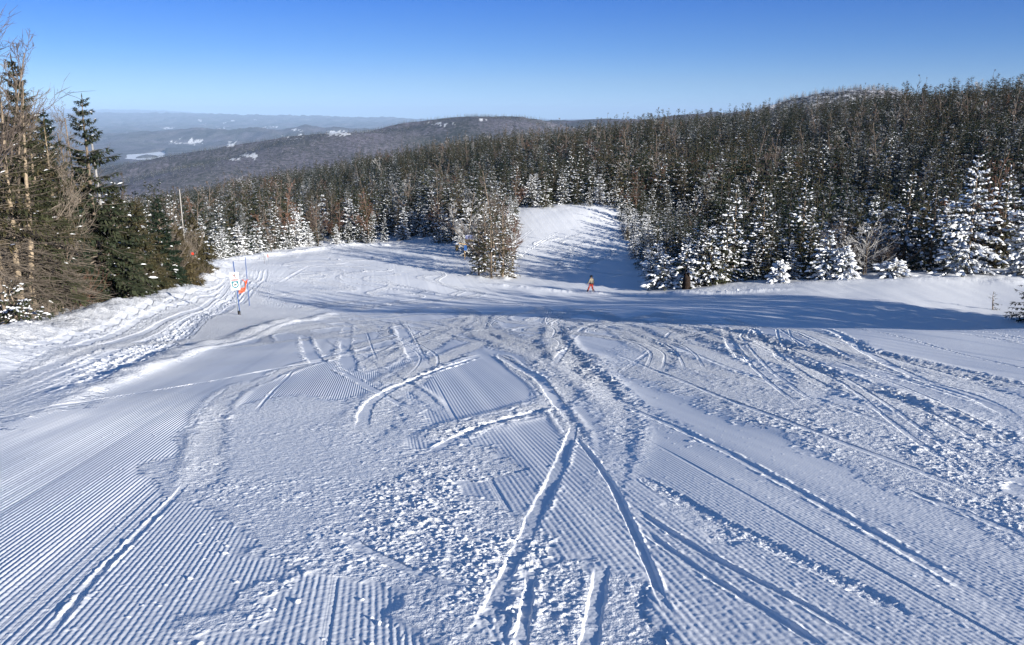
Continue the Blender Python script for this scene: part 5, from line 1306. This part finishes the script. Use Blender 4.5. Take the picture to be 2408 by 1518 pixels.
net((-22 * mpp, 0, 1.02), (-9 * mpp, .05, 1.12), .30, .24); net((-9 * mpp, .05, 1.12), (-5 * mpp, .0, 1.55), .18, .15); net((-5 * mpp, 0, 1.55), (-1 * mpp, 0, 1.72), .22, .13)
g.tube([(-13 * mpp, 0, 1.78), (-9 * mpp, .02, 1.68), (-6 * mpp, 0, 1.58)], [.012, .03, .03], 5, cap=True)
o = link('safety_net', g.mesh('safety_net', [M_ORANGE]), None, tuple(p2)); tag(o, 'torn strip of orange netting hanging between the trail sign and the marker pole', 'safety net')
for px, lab, hh in ((622, 'plain thin pole left of the orange-banded one on the snowmobile lane', 1.2), (631, 'thin pole with an orange band at the far end of the snowmobile lane', 1.4)):
    p = ground_at(px, 620, 60, 130); p[2] = snow_z(p[0], p[1]); e = empty('lane_marker', tuple(p)); tag(e, lab, 'marker pole')
    g = Geo(); g.tube([(0, 0, -.2), (0, 0, hh)], .02, 6, cap=True); link('stake', g.mesh('stake', [M_TWIG if px < 625 else M_GREYP], True), e)
    if px > 625: g = Geo(); g.tube([(0, 0, .75), (0, 0, 1.1)], .045, 8, cap=True); link('orange_band', g.mesh('orange_band', [M_ORANGE], True), e)
p = stand(442, 72); mp_ = 73.5 / FPX
b0 = at(442, 600, 72); M_PALE = simple('pale_pole', (0.42, 0.40, 0.37), .6)
pole('slender_pole', p, at(438, 446, 72)[2] - p[2], .042, M_PALE, 'tall thin pale pole standing free right of the left stand', 'pole', -.012)
a_ = at(262, 545, 47.5); c_ = at(216, 338, 47.5); p = stand(268, 47.5)
g = Geo(); b_ = np.array(p); g.tube([b_ - [0, 0, .2], b_ + (c_ - b_) * .5, c_], [.075, .07, .055], 8, cap=True); v_ = np.concatenate(g.v) - b_; g.v = [v_]
o = link('leaning_pole', g.mesh('leaning_pole', [simple('grey_wood', (.30, .29, .28), .8, var=.25, scale=5)], True), None, tuple(b_)); tag(o, 'grey weathered pole leaning left in front of the left stand', 'pole')
p = stand(459, 66); e = empty('reflector_stake', tuple(p)); tag(e, 'short stake with a small orange-red reflector at the left bank', 'marker')
zt = at(459, 597, 66)[2] - p[2]
g = Geo(); g.tube([(0, 0, -.1), (0, 0, max(zt, .8))], .018, 6, cap=True); link('stake', g.mesh('stake', [M_TWIG], True), e)
g = Geo(); disc(g, 0, max(zt, .8), .10, -.03, 14); g.tube([(0, -.029, max(zt, .8)), (0, -.005, max(zt, .8))], .1, 14, cap=True); link('reflector', g.mesh('reflector', [simple('reflector', (.8, .06, .03), .4)]), e)

# --- info board and padded post left of the island
M_NAVY = simple('board_blue', (0.05, 0.075, 0.26), .5); M_OCHRE = simple('board_ochre', (.45, .32, .10), .5); M_BLUE2 = simple('panel_blue', (.03, .10, .30), .5); M_GREEN = simple('board_green', (.10, .22, .15), .5); M_WOOD = simple('pale_wood', (.42, .30, .17), .8, var=.3, scale=6)
Yb = 121.0; lo = at(1090.5, 573, Yb); hi = at(1114, 553.5, Yb); gz = snow_z(lo[0] + .7, Yb); Wb = hi[0] - lo[0]; Hb = hi[2] - lo[2]
e = empty('info_board', (lo[0], Yb, gz)); tag(e, 'blue and white piste information board half hidden behind the tree island', 'info board'); dz = lo[2] - gz
for x_ in (.12, Wb - .12):
    g = Geo(); g.box((x_, .07, (dz + Hb) / 2 - .1), (.11, .11, dz + Hb + .2)); link('post', g.mesh('post', [M_WOOD]), e)
g = Geo(); g.box((Wb / 2, 0, dz + Hb / 2), (Wb, .03, Hb)); pn = link('panel', g.mesh('panel', [M_WHITE]), e)
g = Geo(); xs = .18 * Wb
for f0, f1, m_ in ((.50, .985, 0), (.22, .47, 1), (.02, .19, 0)): flat(g, [(xs, dz + f0 * Hb), (Wb * .99, dz + f0 * Hb), (Wb * .99, dz + f1 * Hb), (xs, dz + f1 * Hb)], -.0185, m_)
link('coloured_rows', g.mesh('coloured_rows', [M_NAVY, M_OCHRE]), pn)
g = Geo()
for f0 in (.62, .72, .84, .92, .10): flat(g, [(xs + .1, dz + f0 * Hb), (Wb * .7, dz + f0 * Hb), (Wb * .7, dz + (f0 + .03) * Hb), (xs + .1, dz + (f0 + .03) * Hb)], -.0215)
link('pale_text_lines', g.mesh('pale_text_lines', [M_WHITE]), pn)
g = Geo()
for f0 in (.86, .63, .36, .12): disc(g, .09 * Wb, dz + f0 * Hb, .085, -.0185, 16, .045)
link('green_symbols', g.mesh('green_symbols', [M_GREEN]), pn)
g = Geo(); g.box((.24, -.02, dz - .62), (.42, .02, .75)); link('blue_panel', g.mesh('blue_panel', [M_BLUE2]), e)
g = Geo(); g.box((.05, .05, dz - .12), (1.5, .09, .12), rot=np.array(Matrix.Rotation(rad(12), 3, 'Y'))); link('brace', g.mesh('brace', [M_WOOD]), e)
pb = ground_at(1075, 591, 90, 140); pb[2] = snow_z(pb[0], pb[1]); mm = pb[1] * 1.03 / FPX
e = empty('padded_post', tuple(pb)); tag(e, 'short tan padded post with a round cap of snow beside the info board', 'padded post')
hh = 14.5 * mm
g = Geo(); g.tube([(0, 0, -.2), (-.01, 0, hh * .5), (.0, 0, hh)], [.27, .25, .27], 14, cap=True); link('pad', g.mesh('pad', [simple('tan_pad', (.42, .28, .13), .8, var=.2)], True), e)
g = Geo(); g.tube([(0, 0, hh * .62), (0, 0, hh * .70)], [.285, .285], 14); link('strap', g.mesh('strap', [M_OCHRE]), e)
g = Geo(); a_ = np.linspace(0, math.pi / 2, 6); g.tube(np.stack([np.zeros(6), np.zeros(6), hh + .36 * np.sin(a_)], 1), .36 * np.cos(a_) + .01, 14, cap=True); link('snow_cap', g.mesh('snow_cap', [M_SNOW], True), e)

# --- fallen log, hollow stump and loose snow lumps on the right
p = at(1512, 630, 101); q_ = at(1536, 641, 99.5)
p[2] = snow_z(p[0], p[1]) + .65; q_[2] = snow_z(q_[0], q_[1]) + .12
g = Geo(); g.tube(np.array([p, (p + q_) / 2 + [0, 0, .03], q_]) - p, [.11, .13, .15], 8, cap=True); g.tube(np.array([p * .6 + q_ * .4, p * .75 + q_ * .25 + [.25, 0, .35]]) - p, [.05, .03], 6, cap=True)
o = link('fallen_log', g.mesh('fallen_log', [simple('bare_pale_wood', (.66, .60, .50), .8, var=.2, scale=4)], True), None, tuple(p)); tag(o, 'pale sunlit fallen log sticking out of the snowy spruces at the right piste edge', 'log')
p = stand(1614, 90.2); g = Geo(); a_ = np.linspace(0, 2 * math.pi, 11)[:-1]; v_ = []
for z_, r_ in ((-.2, .5), (.5, .42), (1.1, .36), (1.55, .30)): v_ += [(r_ * math.cos(x_) * (1 + .15 * math.sin(3 * x_)), r_ * math.sin(x_), z_ + (.25 * math.sin(2 * x_) if z_ > 1.2 else 0)) for x_ in a_]
v_ += [(.22 * math.cos(x_), .22 * math.sin(x_), 1.5 + .2 * math.sin(2 * x_)) for x_ in a_] + [(.2 * math.cos(x_), .2 * math.sin(x_), .8) for x_ in a_]
g.add(v_, [[10 * k + i, 10 * k + (i + 1) % 10, 10 * k + 10 + (i + 1) % 10, 10 * k + 10 + i] for k in range(5) for i in range(10)])
o = link('tree_stump', g.mesh('tree_stump', [simple('stump_bark', (.03, .022, .018), .95, .05, var=.4, scale=8)], True), None, tuple(p)); tag(o, 'dark hollow tree stump in front of the snowy spruces', 'stump')  # near-black stump colour, varied by noise
for i, (px, py, r_, lab) in enumerate([(1734, 687, .16, 'larger snow lump on the right snowfield edge'), (1708, 688, .13, 'small snow lump left of the larger one on the right snowfield edge'), (1336, 684, .13, 'snow lump on the lip left of the skier')]):
    p = ground_at(px, py + 1, 60, 110); p[2] = snow_z(p[0], p[1]); bm = bmesh.new(); bmesh.ops.create_icosphere(bm, subdivisions=3, radius=r_)
    for v in bm.verts: k_ = 1 + .18 * math.sin(v.co.x * 31 + i) * math.cos(v.co.y * 27) + .12 * math.sin(v.co.z * 40); v.co = v.co * k_; v.co.z = v.co.z * .8 + r_ * .35
    sm = bpy.data.meshes.new('snow_lump'); bm.to_mesh(sm); bm.free(); sm.materials.append(M_SNOW); sm.polygons.foreach_set('use_smooth', np.ones(len(sm.polygons), bool))
    tag(link('snow_lump', sm, None, tuple(p)), lab, 'snow lump')
print('all done', round(time.time() - T0, 1))
